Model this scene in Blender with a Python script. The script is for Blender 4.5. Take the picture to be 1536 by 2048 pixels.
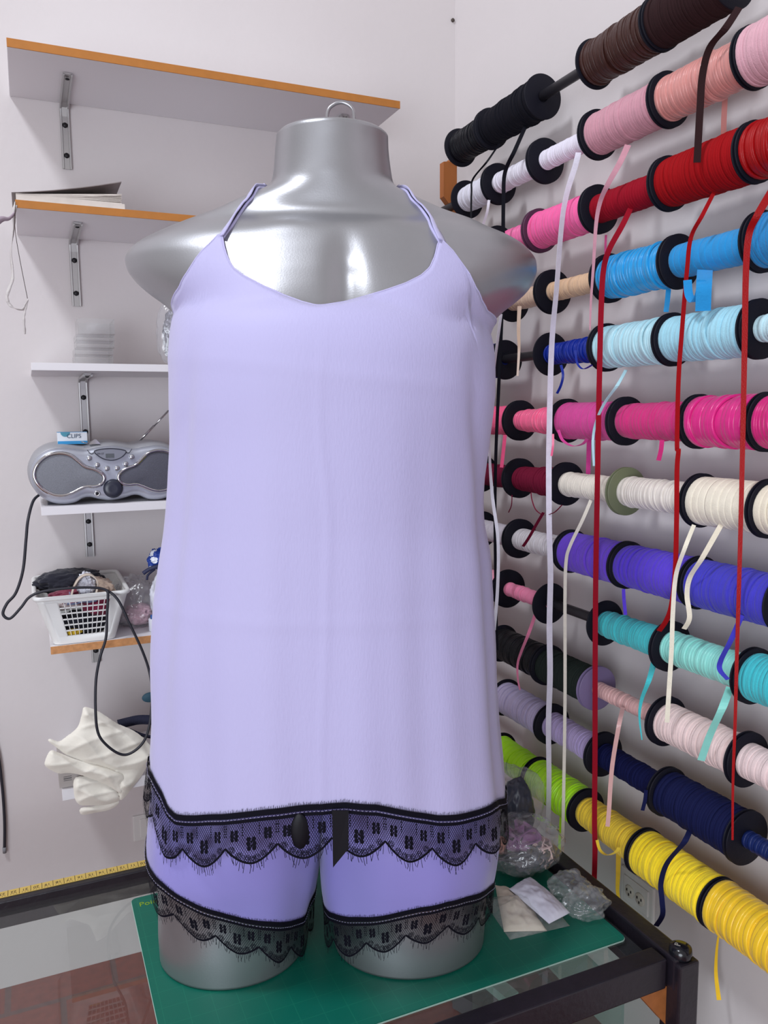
import bpy, bmesh, math, random
from math import sin, cos, pi, sqrt, atan2, exp, radians
from mathutils import Vector, Matrix, noise
random.seed(7)
for o in list(bpy.data.objects): bpy.data.objects.remove(o)
C = bpy.context.scene.collection
sc = bpy.context.scene

# ------------------------------------------------------------------ camera
FPX, PITCH, YAW, ROLL = 1608.4, 0.120877, 0.414391, -0.009461
CAM = Vector((0, 0, 1.143))
FW = Vector((sin(YAW)*cos(PITCH), cos(YAW)*cos(PITCH), -sin(PITCH)))
R0 = Vector((cos(YAW), -sin(YAW), 0)); U0 = R0.cross(FW)
RT = R0*cos(ROLL)+U0*sin(ROLL); UP = U0*cos(ROLL)-R0*sin(ROLL)
cd = bpy.data.cameras.new('camera'); cam = bpy.data.objects.new('camera', cd); C.objects.link(cam)
cd.sensor_fit = 'VERTICAL'; cd.sensor_height = 36.0; cd.lens = 36.0*FPX/2048; cd.clip_start = 0.02
m = Matrix((RT, UP, -FW)).transposed().to_4x4(); m.translation = CAM
cam.matrix_world = m
sc.camera = cam
# ------------------------------------------------------------------ light
sc.view_settings.view_transform = 'Standard'; sc.view_settings.look = 'None'
sc.view_settings.gamma = 1; sc.view_settings.use_curve_mapping = False
sc.view_settings.exposure = 0.0
W = bpy.data.worlds.new('world'); sc.world = W; W.use_nodes = True
nt = W.node_tree; nt.nodes.clear()
wo = nt.nodes.new('ShaderNodeOutputWorld'); bg = nt.nodes.new('ShaderNodeBackground')
tc = nt.nodes.new('ShaderNodeTexCoord'); sx = nt.nodes.new('ShaderNodeSeparateXYZ')
cr = nt.nodes.new('ShaderNodeValToRGB'); mr = nt.nodes.new('ShaderNodeMapRange')
mr.inputs[1].default_value = -1; mr.inputs[2].default_value = 1
nt.links.new(tc.outputs['Generated'], sx.inputs[0]); nt.links.new(sx.outputs['Z'], mr.inputs[0])
nt.links.new(mr.outputs[0], cr.inputs[0]); nt.links.new(cr.outputs[0], bg.inputs[0]); nt.links.new(bg.outputs[0], wo.inputs[0])
e = cr.color_ramp.elements
e[0].position = 0.30; e[0].color = (0.50, 0.46, 0.46, 1)
e[1].position = 0.75; e[1].color = (0.86, 0.82, 0.83, 1)
x_ = e.new(0.5); x_.color = (0.72, 0.67, 0.68, 1)
bg.inputs[1].default_value = 0.64
def area(name, loc, target, size, power, col):
    l = bpy.data.lights.new(name, 'AREA'); l.shape = 'DISK'; l.size = size; l.energy = power; l.color = col
    o = bpy.data.objects.new(name, l); C.objects.link(o); o.location = loc
    o.rotation_euler = (Vector(target)-Vector(loc)).to_track_quat('-Z', 'Y').to_euler(); return o
area('ceiling_lamp_light', (-1.05, 0.4, 3.55), (0.2, 1.3, 0.9), 0.42, 48, (0.88, 0.93, 1.0))
area('window_light', (-1.3, -1.3, 0.85), (0.6, 1.1, 0.55), 1.7, 54, (0.84, 0.91, 1.0))

# ------------------------------------------------------------------ constants of the place
WR = 0.85                       # rods of the rack
WALLX = 0.925; WALLY = 1.683    # right wall, back wall
ZT = CAM.z-0.727                      # glass of the table
def ray(px, py): return FW + RT*((px-768)/FPX) - UP*((py-1024)/FPX)
def atx(px, py, X): d = ray(px, py); return CAM + d*((X-CAM.x)/d.x)
def aty(px, py, Y): d = ray(px, py); return CAM + d*((Y-CAM.y)/d.y)
def atz(px, py, Z): d = ray(px, py); return CAM + d*((Z-CAM.z)/d.z)

# ------------------------------------------------------------------ materials
def lin(c):
    c = c/255.0
    return c/12.92 if c <= 0.04045 else ((c+0.055)/1.055)**2.4
def rgb(r, g, b): return (lin(r), lin(g), lin(b), 1)
MATS = {}
def mat(name, col, rough=0.6, metal=0.0, bump=0.0, bscale=200, var=0.0, vscale=8, sheen=0.0, coat=0.0, spec=0.5, stretch=None):
    if name in MATS: return MATS[name]
    M = bpy.data.materials.new(name); M.use_nodes = True; n = M.node_tree.nodes; L = M.node_tree.links
    b = n['Principled BSDF']; b.inputs['Base Color'].default_value = rgb(*col)
    b.inputs['Roughness'].default_value = rough; b.inputs['Metallic'].default_value = metal
    b.inputs['Sheen Weight'].default_value = sheen; b.inputs['Coat Weight'].default_value = coat
    b.inputs['Specular IOR Level'].default_value = spec
    if bump or var:
        t = n.new('ShaderNodeTexCoord'); mp = n.new('ShaderNodeMapping'); L.new(t.outputs['Object'], mp.inputs[0])
        if stretch: mp.inputs['Scale'].default_value = stretch
    if bump:
        nz = n.new('ShaderNodeTexNoise'); nz.inputs['Scale'].default_value = bscale; nz.inputs['Detail'].default_value = 4
        L.new(mp.outputs[0], nz.inputs['Vector'])
        bp = n.new('ShaderNodeBump'); bp.inputs['Strength'].default_value = bump; bp.inputs['Distance'].default_value = 0.002
        L.new(nz.outputs[0], bp.inputs['Height']); L.new(bp.outputs[0], b.inputs['Normal'])
    if var:
        nz = n.new('ShaderNodeTexNoise'); nz.inputs['Scale'].default_value = vscale; nz.inputs['Detail'].default_value = 5
        L.new(mp.outputs[0], nz.inputs['Vector'])
        rp = n.new('ShaderNodeMapRange'); rp.inputs[1].default_value = 0.3; rp.inputs[2].default_value = 0.7
        rp.inputs[3].default_value = 1-var; rp.inputs[4].default_value = 1+var
        L.new(nz.outputs[0], rp.inputs[0])
        mx = n.new('ShaderNodeMix'); mx.data_type = 'RGBA'; mx.blend_type = 'MULTIPLY'; mx.inputs[0].default_value = 1
        mx.inputs[6].default_value = rgb(*col); L.new(rp.outputs[0], mx.inputs[7]); L.new(mx.outputs[2], b.inputs['Base Color'])
    MATS[name] = M; return M
def clear(name, tint=(255, 255, 255), rough=0.05, gloss=0.12, film=0.0, bump=0.0, bscale=40, ior=1.45):
    """transparent sheet: see-through, a fresnel gloss, a little milky film"""
    M = bpy.data.materials.new(name); M.use_nodes = True; n = M.node_tree.nodes; L = M.node_tree.links
    n.clear(); out = n.new('ShaderNodeOutputMaterial')
    tr = n.new('ShaderNodeBsdfTransparent'); tr.inputs[0].default_value = rgb(*tint)
    gl = n.new('ShaderNodeBsdfGlossy'); gl.inputs['Roughness'].default_value = rough
    df = n.new('ShaderNodeBsdfDiffuse'); df.inputs[0].default_value = (0.85, 0.86, 0.88, 1)
    fr = n.new('ShaderNodeFresnel'); fr.inputs[0].default_value = ior
    ad = n.new('ShaderNodeMath'); ad.operation = 'ADD'; ad.inputs[1].default_value = gloss; ad.use_clamp = True
    m1 = n.new('ShaderNodeMixShader'); m2 = n.new('ShaderNodeMixShader')
    m1.inputs[0].default_value = film
    L.new(tr.outputs[0], m1.inputs[1]); L.new(df.outputs[0], m1.inputs[2])
    ge = n.new('ShaderNodeNewGeometry'); ml = n.new('ShaderNodeMath'); ml.operation = 'MULTIPLY_ADD'; ml.inputs[1].default_value = -1; ml.inputs[2].default_value = 1
    m3 = n.new('ShaderNodeMath'); m3.operation = 'MULTIPLY'; L.new(ge.outputs['Backfacing'], ml.inputs[0])
    L.new(fr.outputs[0], ad.inputs[0]); L.new(ad.outputs[0], m3.inputs[0]); L.new(ml.outputs[0], m3.inputs[1]); L.new(m3.outputs[0], m2.inputs[0])
    L.new(m1.outputs[0], m2.inputs[1]); L.new(gl.outputs[0], m2.inputs[2]); L.new(m2.outputs[0], out.inputs[0])
    if bump:
        t = n.new('ShaderNodeTexCoord'); nz = n.new('ShaderNodeTexNoise'); nz.inputs['Scale'].default_value = bscale
        nz.inputs['Detail'].default_value = 6; L.new(t.outputs['Object'], nz.inputs['Vector'])
        bp = n.new('ShaderNodeBump'); bp.inputs['Strength'].default_value = bump; bp.inputs['Distance'].default_value = 0.01
        L.new(nz.outputs[0], bp.inputs['Height'])
        for s in (gl, df): L.new(bp.outputs[0], s.inputs['Normal'])
        L.new(bp.outputs[0], fr.inputs['Normal'])
    return M

# ------------------------------------------------------------------ object helpers
def obj(name, bm, material=None, parent=None, smooth=True, loc=None):
    me = bpy.data.meshes.new(name); bm.normal_update(); bm.to_mesh(me); bm.free()
    if smooth:
        for p in me.polygons: p.use_smooth = True
    o = bpy.data.objects.new(name, me); C.objects.link(o)
    if material:
        for mm in (material if isinstance(material, (list, tuple)) else [material]): me.materials.append(mm)
    if parent: o.parent = parent
    if loc: o.location = loc
    return o
def tag(o, label, cat, group=None, kind=None):
    o['label'] = label; o['category'] = cat
    if group: o['group'] = group
    if kind: o['kind'] = kind
    return o
def thing(name, label, cat, loc=(0, 0, 0), rz=0.0, group=None):
    o = bpy.data.objects.new(name, None); C.objects.link(o); o.location = loc; o.rotation_euler = (0, 0, rz)
    o.empty_display_size = 0.02
    bpy.context.view_layer.update()
    return tag(o, label, cat, group)
def part(name, bm, material, root, smooth=True):
    """part whose mesh is written in world coordinates"""
    bpy.context.view_layer.update()
    bm.transform(root.matrix_world.inverted())
    return obj(name, bm, material, root, smooth)
def struct(o): o['kind'] = 'structure'; return o
def autosmooth(o, ang=35):
    me = o.data; bm = bmesh.new(); bm.from_mesh(me)
    for ed in bm.edges:
        if len(ed.link_faces) == 2 and ed.calc_face_angle(0) > radians(ang): ed.smooth = False
    bm.to_mesh(me); bm.free(); return o
def solidify(o, t, off=1):
    s = o.modifiers.new('thickness', 'SOLIDIFY'); s.thickness = t; s.offset = off; return o
def box(bm, a, b, bev=0.0, M=None):
    a, b = Vector(a), Vector(b)
    r = bmesh.ops.create_cube(bm, size=1)
    vs = r['verts']
    for v in vs:
        v.co = Vector(((a.x+b.x)/2+v.co.x*(b.x-a.x), (a.y+b.y)/2+v.co.y*(b.y-a.y), (a.z+b.z)/2+v.co.z*(b.z-a.z)))
    if bev:
        es = list({e for v in vs for e in v.link_edges})
        r2 = bmesh.ops.bevel(bm, geom=es, offset=bev, segments=2, affect='EDGES', profile=0.6)
        vs = list({v for f in r2['faces'] for v in f.verts} | {v for v in vs if v.is_valid})
    if M:
        for v in vs: v.co = M @ v.co
    return vs
def spline(pts, n=8, closed=False):
    pts = [Vector(p) for p in pts]; N = len(pts); out = []
    rng = N if closed else N-1
    for i in range(rng):
        if closed: p0, p1, p2, p3 = pts[(i-1) % N], pts[i], pts[(i+1) % N], pts[(i+2) % N]
        else: p0, p1, p2, p3 = pts[max(i-1, 0)], pts[i], pts[i+1], pts[min(i+2, N-1)]
        for k in range(n):
            t = k/n
            out.append(0.5*((2*p1)+(p2-p0)*t+(2*p0-5*p1+4*p2-p3)*t*t+(3*p1-p0-3*p2+p3)*t**3))
    if not closed: out.append(pts[-1])
    return out
def tube(bm, pts, r, seg=8, closed=False, cap=True, flat=1.0):
    pts = [Vector(p) for p in pts]; N = len(pts); rings = []
    up = Vector((0.13, 0.2, 0.97)); prev = None
    for i, p in enumerate(pts):
        if closed: t = pts[(i+1) % N]-pts[i-1]
        else: t = pts[min(i+1, N-1)]-pts[max(i-1, 0)]
        if t.length < 1e-9: t = Vector((0, 0, 1))
        t.normalize()
        if prev is None:
            a = t.cross(up)
            if a.length < 0.1: a = t.cross(Vector((1, 0, 0)))
        else: a = prev - t*prev.dot(t)
        a.normalize(); prev = a; b = t.cross(a)
        rr = r(i/(N-1)) if callable(r) else r
        rings.append([bm.verts.new(p+a*(cos(2*pi*k/seg)*rr)+b*(sin(2*pi*k/seg)*rr*flat)) for k in range(seg)])
    for i in range(N if closed else N-1):
        A, B = rings[i], rings[(i+1) % N]
        for k in range(seg):
            bm.faces.new((A[k], A[(k+1) % seg], B[(k+1) % seg], B[k]))
    if cap and not closed:
        bm.faces.new(rings[0][::-1]); bm.faces.new(rings[-1])
def strip(bm, pts, w, side, thick=0.0006):
    """a ribbon: flat band of width w(t) along pts, lying across 'side'"""
    pts = [Vector(p) for p in pts]; N = len(pts); rows = []
    for i, p in enumerate(pts):
        t = (pts[min(i+1, N-1)]-pts[max(i-1, 0)]).normalized()
        s = side(i/(N-1)) if callable(side) else Vector(side)
        s = (s-t*s.dot(t)).normalized(); nn = t.cross(s)
        ww = (w(i/(N-1)) if callable(w) else w)/2
        rows.append([bm.verts.new(p+s*ww+nn*thick/2), bm.verts.new(p-s*ww+nn*thick/2),
                     bm.verts.new(p-s*ww-nn*thick/2), bm.verts.new(p+s*ww-nn*thick/2)])
    for A, B in zip(rows, rows[1:]):
        for k in range(4): bm.faces.new((A[k], A[(k+1) % 4], B[(k+1) % 4], B[k]))
    bm.faces.new(rows[0][::-1]); bm.faces.new(rows[-1])
def lathe(bm, prof, M, seg=40, cap=True):
    """prof: list of (r, h); revolved about local z, placed with matrix M"""
    rings = []
    for r, h in prof:
        rings.append([bm.verts.new(M @ Vector((r*cos(2*pi*k/seg), r*sin(2*pi*k/seg), h))) for k in range(seg)])
    for A, B in zip(rings, rings[1:]):
        for k in range(seg): bm.faces.new((A[k], A[(k+1) % seg], B[(k+1) % seg], B[k]))
    if cap: bm.faces.new(rings[0][::-1]); bm.faces.new(rings[-1])
def prism(bm, outline, vec, bevel=0.0):
    """closed 3-D outline extruded by vec"""
    a = [bm.verts.new(p) for p in outline]; b = [bm.verts.new(Vector(p)+vec) for p in outline]
    n = len(a)
    bm.faces.new(a[::-1]); bm.faces.new(b)
    for i in range(n): bm.faces.new((a[i], a[(i+1) % n], b[(i+1) % n], b[i]))
    bmesh.ops.recalc_face_normals(bm, faces=bm.faces)
def text_bm(s, size, M, depth=0.0003):
    cu = bpy.data.curves.new('t', 'FONT'); cu.body = s; cu.size = size; cu.extrude = depth; cu.resolution_u = 3
    cu.align_x = 'CENTER'; cu.align_y = 'CENTER'
    o = bpy.data.objects.new('t', cu); C.objects.link(o)
    bpy.context.view_layer.update()
    me = bpy.data.meshes.new_from_object(o.evaluated_get(bpy.context.evaluated_depsgraph_get()))
    bpy.data.objects.remove(o); bpy.data.curves.remove(cu)
    bm = bmesh.new(); bm.from_mesh(me); bpy.data.meshes.remove(me); bm.transform(M); return bm
def blob(bm, c, r, seed=0, amp=0.25, fr=2.2, seg=40, flatbottom=None, folds=0.0):
    """crumpled soft lump"""
    c = Vector(c); s = Vector((seed*3.1, seed*1.7, seed*0.9))
    b = bmesh.ops.create_icosphere(bm, subdivisions=5, radius=1)
    for v in b['verts']:
        d = v.co.normalized()
        k = 1+amp*noise.noise(d*fr+s)+amp*0.5*noise.noise(d*fr*2.7+s)
        if folds: k += folds*(1-abs(noise.noise(d*fr*1.6+s*2))*2)+folds*0.5*(1-abs(noise.noise(d*fr*4+s))*2)
        p = Vector((d.x*r[0]*k, d.y*r[1]*k, d.z*r[2]*k))
        if flatbottom is not None and p.z < flatbottom: p.z = flatbottom+0.02*(p.z-flatbottom)
        v.co = c+p
def RY(): return Matrix.Rotation(radians(90), 4, 'X')

# ================================================================== SETTING
def wall_mat(name, col):
    return mat(name, col, 0.85, bump=0.25, bscale=60, var=0.02, vscale=3)
m_wall = wall_mat('white_plaster', (206, 199, 199))
bm = bmesh.new(); box(bm, (-1.6, WALLY, 0), (WALLX+0.12, WALLY+0.12, 2.7)); struct(obj('wall_back', bm, m_wall, smooth=False))
bm = bmesh.new(); box(bm, (WALLX, -1.2, 0), (WALLX+0.12, WALLY, 2.7)); struct(obj('wall_right', bm, m_wall, smooth=False))
Mf = bpy.data.materials.new('red_floor_tiles'); Mf.use_nodes = True
n = Mf.node_tree.nodes; L = Mf.node_tree.links; b = n['Principled BSDF']; b.inputs['Roughness'].default_value = 0.45
t = n.new('ShaderNodeTexCoord'); bk = n.new('ShaderNodeTexBrick'); L.new(t.outputs['Object'], bk.inputs['Vector'])
bk.inputs['Color1'].default_value = rgb(150, 76, 62); bk.inputs['Color2'].default_value = rgb(132, 62, 52); bk.inputs['Mortar'].default_value = rgb(120, 84, 80)
bk.inputs['Scale'].default_value = 1; bk.inputs['Brick Width'].default_value = 0.20; bk.inputs['Row Height'].default_value = 0.20; bk.inputs['Mortar Size'].default_value = 0.006
nz = n.new('ShaderNodeTexNoise'); nz.inputs['Scale'].default_value = 60; nz.inputs['Detail'].default_value = 6; L.new(t.outputs['Object'], nz.inputs['Vector'])
mx = n.new('ShaderNodeMix'); mx.data_type = 'RGBA'; mx.blend_type = 'MULTIPLY'; mx.inputs[0].default_value = 0.6
L.new(bk.outputs[0], mx.inputs[6]); L.new(nz.outputs[0], mx.inputs[7]); L.new(mx.outputs[2], b.inputs['Base Color'])
bm = bmesh.new(); box(bm, (-1.6, -1.2, -0.1), (WALLX, WALLY, 0)); struct(obj('floor', bm, Mf, smooth=False))
# a nail hole in the wall near the corner
p = aty(905, 41, WALLY)
bm = bmesh.new(); lathe(bm, [(0.0008, 0), (0.004, 0), (0.004, 0.003), (0.0015, 0.004)], Matrix.Translation(p) @ RY(), 12)
tag(obj('nail', bm, mat('rusty_nail', (70, 60, 55), 0.7)), 'small dark nail in the back wall high near the corner', 'nail')

# ================================================================== WALL SHELVES
m_white = mat('white_laminate', (222, 219, 222), 0.5, bump=0.05, bscale=30)
m_chip = mat('raw_chipboard_edge', (190, 134, 86), 0.8, bump=0.3, bscale=150, var=0.15, vscale=150)
m_brass = mat('amber_edge_band', (176, 112, 44), 0.6, var=0.06, vscale=60)
m_zinc = mat('zinc_plated_steel', (188, 186, 186), 0.35, 0.75)
m_screw = mat('black_screw', (28, 26, 30), 0.5, 0.4)
SD = 0.215; SY = WALLY-SD          # shelf depth, front edge
def shelf(pl, pr, th, edge, brackets, label, edge_kind, xr=None):
    """pl, pr: pixels of the top front edge at its left and right end"""
    A = aty(pl[0], pl[1], SY); B = aty(pr[0], pr[1], SY); z = A.z; x0 = A.x; x1 = B.x if xr is None else xr
    rt = thing('wall_shelf', label, 'shelf', (x0, WALLY, z-th), 0, 'shelves on the back wall')
    bm = bmesh.new(); box(bm, (x0, SY+0.001, z-th), (x1, WALLY-0.0005, z), 0.0012); part('board', bm, m_white, rt, False)
    bm = bmesh.new(); box(bm, (x0, SY-0.0008, z-th), (x1, SY+0.0012, z), 0.0004)
    eo = part('front_edging', bm, edge, rt, False)
    eo['label'] = edge_kind
    for bx, arm, drop in brackets:
        br = bmesh.new(); w = 0.013
        zz = z-th
        # arm under the board, bent into the wall leg, as one U-section strip
        path = [(bx, WALLY-arm, zz-0.002), (bx, WALLY-0.02, zz-0.002), (bx, WALLY-0.006, zz-0.008), (bx, WALLY-0.003, zz-0.024), (bx, WALLY-0.003, zz-drop)]
        strip(br, path, w*1.0, (1, 0, 0), 0.003)
        for s in (-1, 1):
            q = [Vector(p)+Vector((s*w*0.5, -0.0015 if i > 2 else 0, -0.0025 if i < 3 else 0)) for i, p in enumerate(path)]
            tube(br, q, 0.0022, 6)
        bo = part('bracket', br, m_zinc, rt, False)
        for k, zs in enumerate((zz-0.040, zz-drop+0.024)):
            s_ = bmesh.new(); lathe(s_, [(0.001, -0.001), (0.0047, -0.001), (0.0047, 0.0015), (0.0025, 0.0028), (0.0005, 0.003)], Matrix.Translation((bx, WALLY-0.0046, zs)) @ RY(), 14)
            bpy.context.view_layer.update(); s_.transform(rt.matrix_world.inverted())
            obj('screw', s_, m_screw, bo)
        s_ = bmesh.new(); lathe(s_, [(0.001, 0), (0.0035, 0), (0.0035, 0.0015), (0.0005, 0.0025)], Matrix.Translation((bx, WALLY-arm+0.014, zz-0.0055)) @ Matrix.Rotation(pi, 4, 'X'), 12)
        bpy.context.view_layer.update(); s_.transform(rt.matrix_world.inverted()); obj('screw', s_, m_screw, bo)
    return x0, x1, z
def bx_(px, py): return aty(px, py, WALLY).x
S1 = shelf((12.5, 75), (800, 203), 0.0135, m_brass, [(bx_(132, 290), 0.15, 0.118), (bx_(640, 330), 0.15, 0.12)], 'topmost wall shelf, longest, grey white board with orange front edge', 'orange wood front edge')
S2 = shelf((30, 399), (392, 433), 0.0125, m_brass, [(bx_(150, 550), 0.15, 0.125)], 'wall shelf with orange front edge carrying the open magazine', 'orange wood front edge', xr=0.46)
S3 = shelf((62, 725), (336, 727), 0.0125, m_white, [(bx_(167, 800), 0.15, 0.13)], 'white wall shelf carrying the stacked clear trays', 'white front edge', xr=0.46)
S4 = shelf((82, 1015), (340, 1001), 0.0140, m_white, [(bx_(178, 1070), 0.15, 0.11)], 'white wall shelf under the silver radio', 'white front edge', xr=0.46)
S5 = shelf((101, 1294), (298, 1274), 0.0135, m_chip, [(bx_(193, 1330), 0.15, 0.085)], 'wall shelf with raw chipboard edge under the white basket', 'raw brown chipboard front edge', xr=0.46)
S6 = shelf((124, 1580), (298, 1560), 0.0200, m_white, [], 'lowest white wall shelf half hidden by the cream cloth', 'white front edge', xr=0.46)

# ---- on the second shelf: magazine, sheets, lace strip, thread
zs = S2[2]
rt = thing('magazine', 'open dog-eared magazine lying on the second shelf from the top', 'magazine', (S2[0]+0.1, SY+0.06, zs))
m_paper = mat('old_paper', (205, 196, 188), 0.8, var=0.08, vscale=40)
m_cover = mat('grey_cover', (128, 118, 116), 0.5, var=0.2, vscale=30)
def sheet(x0, x1, zf, y0, y1, th, nx=24):
    bm = bmesh.new(); g = []
    for i in range(nx+1):
        u = i/nx; x = x0+(x1-x0)*u; z = zf(u)
        g.append([bm.verts.new((x, y, zz)) for y, zz in ((y0, z), (y1, z), (y1, z+th), (y0, z+th))])
    for A, B in zip(g, g[1:]):
        for k in range(4): bm.faces.new((A[k], A[(k+1) % 4], B[(k+1) % 4], B[k]))
    bm.faces.new(g[0][::-1]); bm.faces.new(g[-1]); bmesh.ops.recalc_face_normals(bm, faces=bm.faces); return bm
xa = aty(32, 400, SY).x; xb = aty(246, 415, SY+0.03).x; xcv = aty(240, 380, SY+0.03).x
part('page_block', sheet(xa, xb, lambda u: zs+0.0005, SY+0.004, WALLY-0.03, 0.009), m_paper, rt, False)
bm = sheet(xa, xb-0.004, lambda u: zs+0.0102+0.016*u*u*0.9, SY+0.005, WALLY-0.03, 0.0014)
for k in range(7):
    b2 = sheet(xa, xb-0.004-0.002*random.random(), lambda u, k=k: zs+0.0098+(0.0025*k)*u, SY+0.005+0.002*random.random(), WALLY-0.03, 0.0011)
    me = bpy.data.meshes.new('t'); b2.to_mesh(me); b2.free(); bm.from_mesh(me); bpy.data.meshes.remove(me)
part('loose_pages', bm, m_paper, rt, False)
part('cover', sheet(xa-0.006, xcv, lambda u: zs+0.0105+0.022*u+0.012*u*u, SY+0.003, WALLY-0.03, 0.0012), m_cover, rt, False)
m_lilac_paper = mat('lilac_paper', (206, 198, 212), 0.7)
for k, (a, b_, h, nm) in enumerate(((248, 312, 0.0020, 'flat lilac sheet of paper beside the magazine on the shelf'), (235, 290, 0.0042, 'small pale sheet of paper lying on the flat lilac sheet by the magazine'))):
    p0 = aty(a, 420, SY+0.02); p1 = aty(b_, 425, SY+0.02); 
    bm = sheet(xb+0.004 if k == 0 else xb+0.006, p1.x, lambda u, h=h: zs+h-0.0016, SY+0.02+k*0.01, SY+0.10, 0.0014)
    tag(obj('paper_sheet', bm, m_lilac_paper, smooth=False), nm, 'paper')
# white lace strip hanging from the shelf's left end, and knotted thread
m_strip = mat('off_white_lace_strip', (198, 192, 190), 0.85, bump=0.5, bscale=300)
yl = SY-0.004
pts = [aty(35, 402, yl+0.01), aty(29, 420, yl), aty(27, 460, yl), aty(22, 505, yl), aty(25, 555, yl), aty(14, 592, yl), aty(22, 612, yl), aty(44, 619, yl), aty(52, 607, yl), aty(55, 600, yl), aty(50, 620, yl), aty(48, 640, yl), aty(50, 668, yl)]
bm = bmesh.new(); strip(bm, spline(pts, 10), lambda t: 0.0055*(1-t*0.55)+0.002*sin(t*60)**2*0.6, lambda t: Vector((cos(t*7), sin(t*7)*0.8, 0.3)), 0.0012)
tag(obj('lace_strip', bm, m_strip), 'thin off-white lace strip curling down from the shelf end with the magazine', 'lace strip')
bm = bmesh.new(); tube(bm, spline([aty(31, 404, yl-0.002), aty(30, 455, yl-0.002), aty(38, 510, yl-0.002), aty(55, 597, yl-0.003)], 8), 0.0005, 5)
tag(obj('thread', bm, mat('dark_thread', (60, 48, 46), 0.8)), 'fine dark thread hanging straight beside the curling lace strip', 'thread')
pts = [aty(30, 425, yl), aty(18, 437, yl-0.01), aty(4, 438, yl-0.02), aty(-12, 447, yl-0.03)]
bm = bmesh.new(); strip(bm, spline(pts, 6), lambda t: 0.004+0.010*t*t, (0, 0, 1), 0.001)
tag(obj('fabric_scrap', bm, mat('mauve_scrap', (176, 160, 172), 0.85)), 'mauve fabric scrap pulled taut from the shelf end to the left edge', 'fabric scrap')

# ---- third shelf: clear trays and a clear bag of sequins
m_acr = clear('clear_acrylic', (250, 250, 250), 0.08, 0.05, 0.06)
z0 = S3[2]; ty0, ty1 = SY+0.05, SY+0.13
stack = [(150, 226, 726, 705), (150, 226, 704, 690), (153, 228, 689, 675), (152, 228, 674, 661), (156, 228, 660, 628)]
zc = z0
words = ('lowest clear plastic tray of the stack, standing on the white shelf', 'clear plastic tray second from the bottom of the stack', 'middle clear plastic tray of the stack of five', 'clear plastic tray just under the tall top one', 'tall clear plastic tray on top of the stack')
for k, (a, b_, yb, yt) in enumerate(stack):
    p0 = aty(a, yb, ty0); p1 = aty(b_, yt, ty0); h = p1.z-aty(b_, yb, ty0).z
    bm = bmesh.new(); t_ = 0.0012
    x0, x1 = p0.x, p1.x
    box(bm, (x0, ty0, zc), (x1, ty1, zc+t_)); box(bm, (x0, ty0, zc+t_), (x1, ty0+t_, zc+h-0.001)); box(bm, (x0, ty1-t_, zc+t_), (x1, ty1, zc+h-0.001))
    box(bm, (x0, ty0+t_, zc+t_), (x0+t_, ty1-t_, zc+h-0.001)); box(bm, (x1-t_, ty0+t_, zc+t_), (x1, ty1-t_, zc+h-0.001))
    tag(obj('plastic_tray', bm, m_acr, smooth=False), words[k], 'tray', 'clear trays stacked on the white shelf')
    o = bpy.data.objects[-1] if False else None
    zc += h
m_film = clear('clear_film', (250, 250, 252), 0.12, 0.04, 0.10, bump=0.35, bscale=40)
rt = thing('sequin_bag', 'clear bag of grey sequin trim on the white shelf behind the mannequin', 'bag', (aty(345, 725, SY+0.06).x, SY+0.06, z0))
pc = aty(352, 672, SY+0.06)
bm = bmesh.new(); blob(bm, (pc.x, SY+0.06, z0+0.060), (0.036, 0.022, 0.064), 3, 0.12, 2.0, flatbottom=-0.0585); part('bag_film', bm, m_film, rt)
bm = bmesh.new(); blob(bm, (pc.x+0.004, SY+0.06, z0+0.055), (0.026, 0.015, 0.056), 5, 0.15, 4, flatbottom=-0.053); part('sequin_trim', bm, mat('grey_sequins', (120, 118, 128), 0.3, 0.4, bump=1.0, bscale=260, var=0.5, vscale=260), rt)

# ---- fourth shelf: radio
z0 = S4[2]; YF = SY+0.012
m_sil = mat('silver_plastic', (176, 179, 190), 0.34, 0.55, bump=0.03, bscale=900)
m_sil2 = mat('dull_silver_plastic', (165, 165, 170), 0.45, 0.35)
m_chrome = mat('chrome_trim', (200, 198, 200), 0.10, 1.0)
m_dark = mat('dark_plastic', (42, 44, 58), 0.35)
m_btn = mat('button_steel', (196, 196, 200), 0.2, 0.8)
RX = lambda px, py, y=YF: aty(px, py, y)
cpx = 224.0
rt = thing('radio', 'silver portable stereo radio with two speakers on the white shelf', 'radio', (RX(cpx, 1000).x, YF+0.08, z0))
def zoom8(x, y): return (40+x/4.955, 820+y/4.955)
left = [zoom8(*q) for q in ((905, 345), (760, 362), (640, 385), (520, 372), (400, 365), (270, 392), (165, 462), (110, 560), (100, 650), (125, 750), (190, 840), (300, 905), (420, 930), (540, 915), (630, 868), (700, 858), (790, 878), (905, 890))]
cpx = zoom8(905, 0)[0]
Lp = [RX(*q) for q in left]; cx = RX(cpx, 960).x
zmin = min(p.z for p in Lp)
for p in Lp: p.z += (z0+0.0015)-zmin
Rp = [Vector((2*cx-p.x, p.y, p.z)) for p in Lp[::-1][1:-1]]
outl = spline(Lp+Rp, 5, closed=True)
cz = sum(p.z for p in outl)/len(outl)
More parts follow.
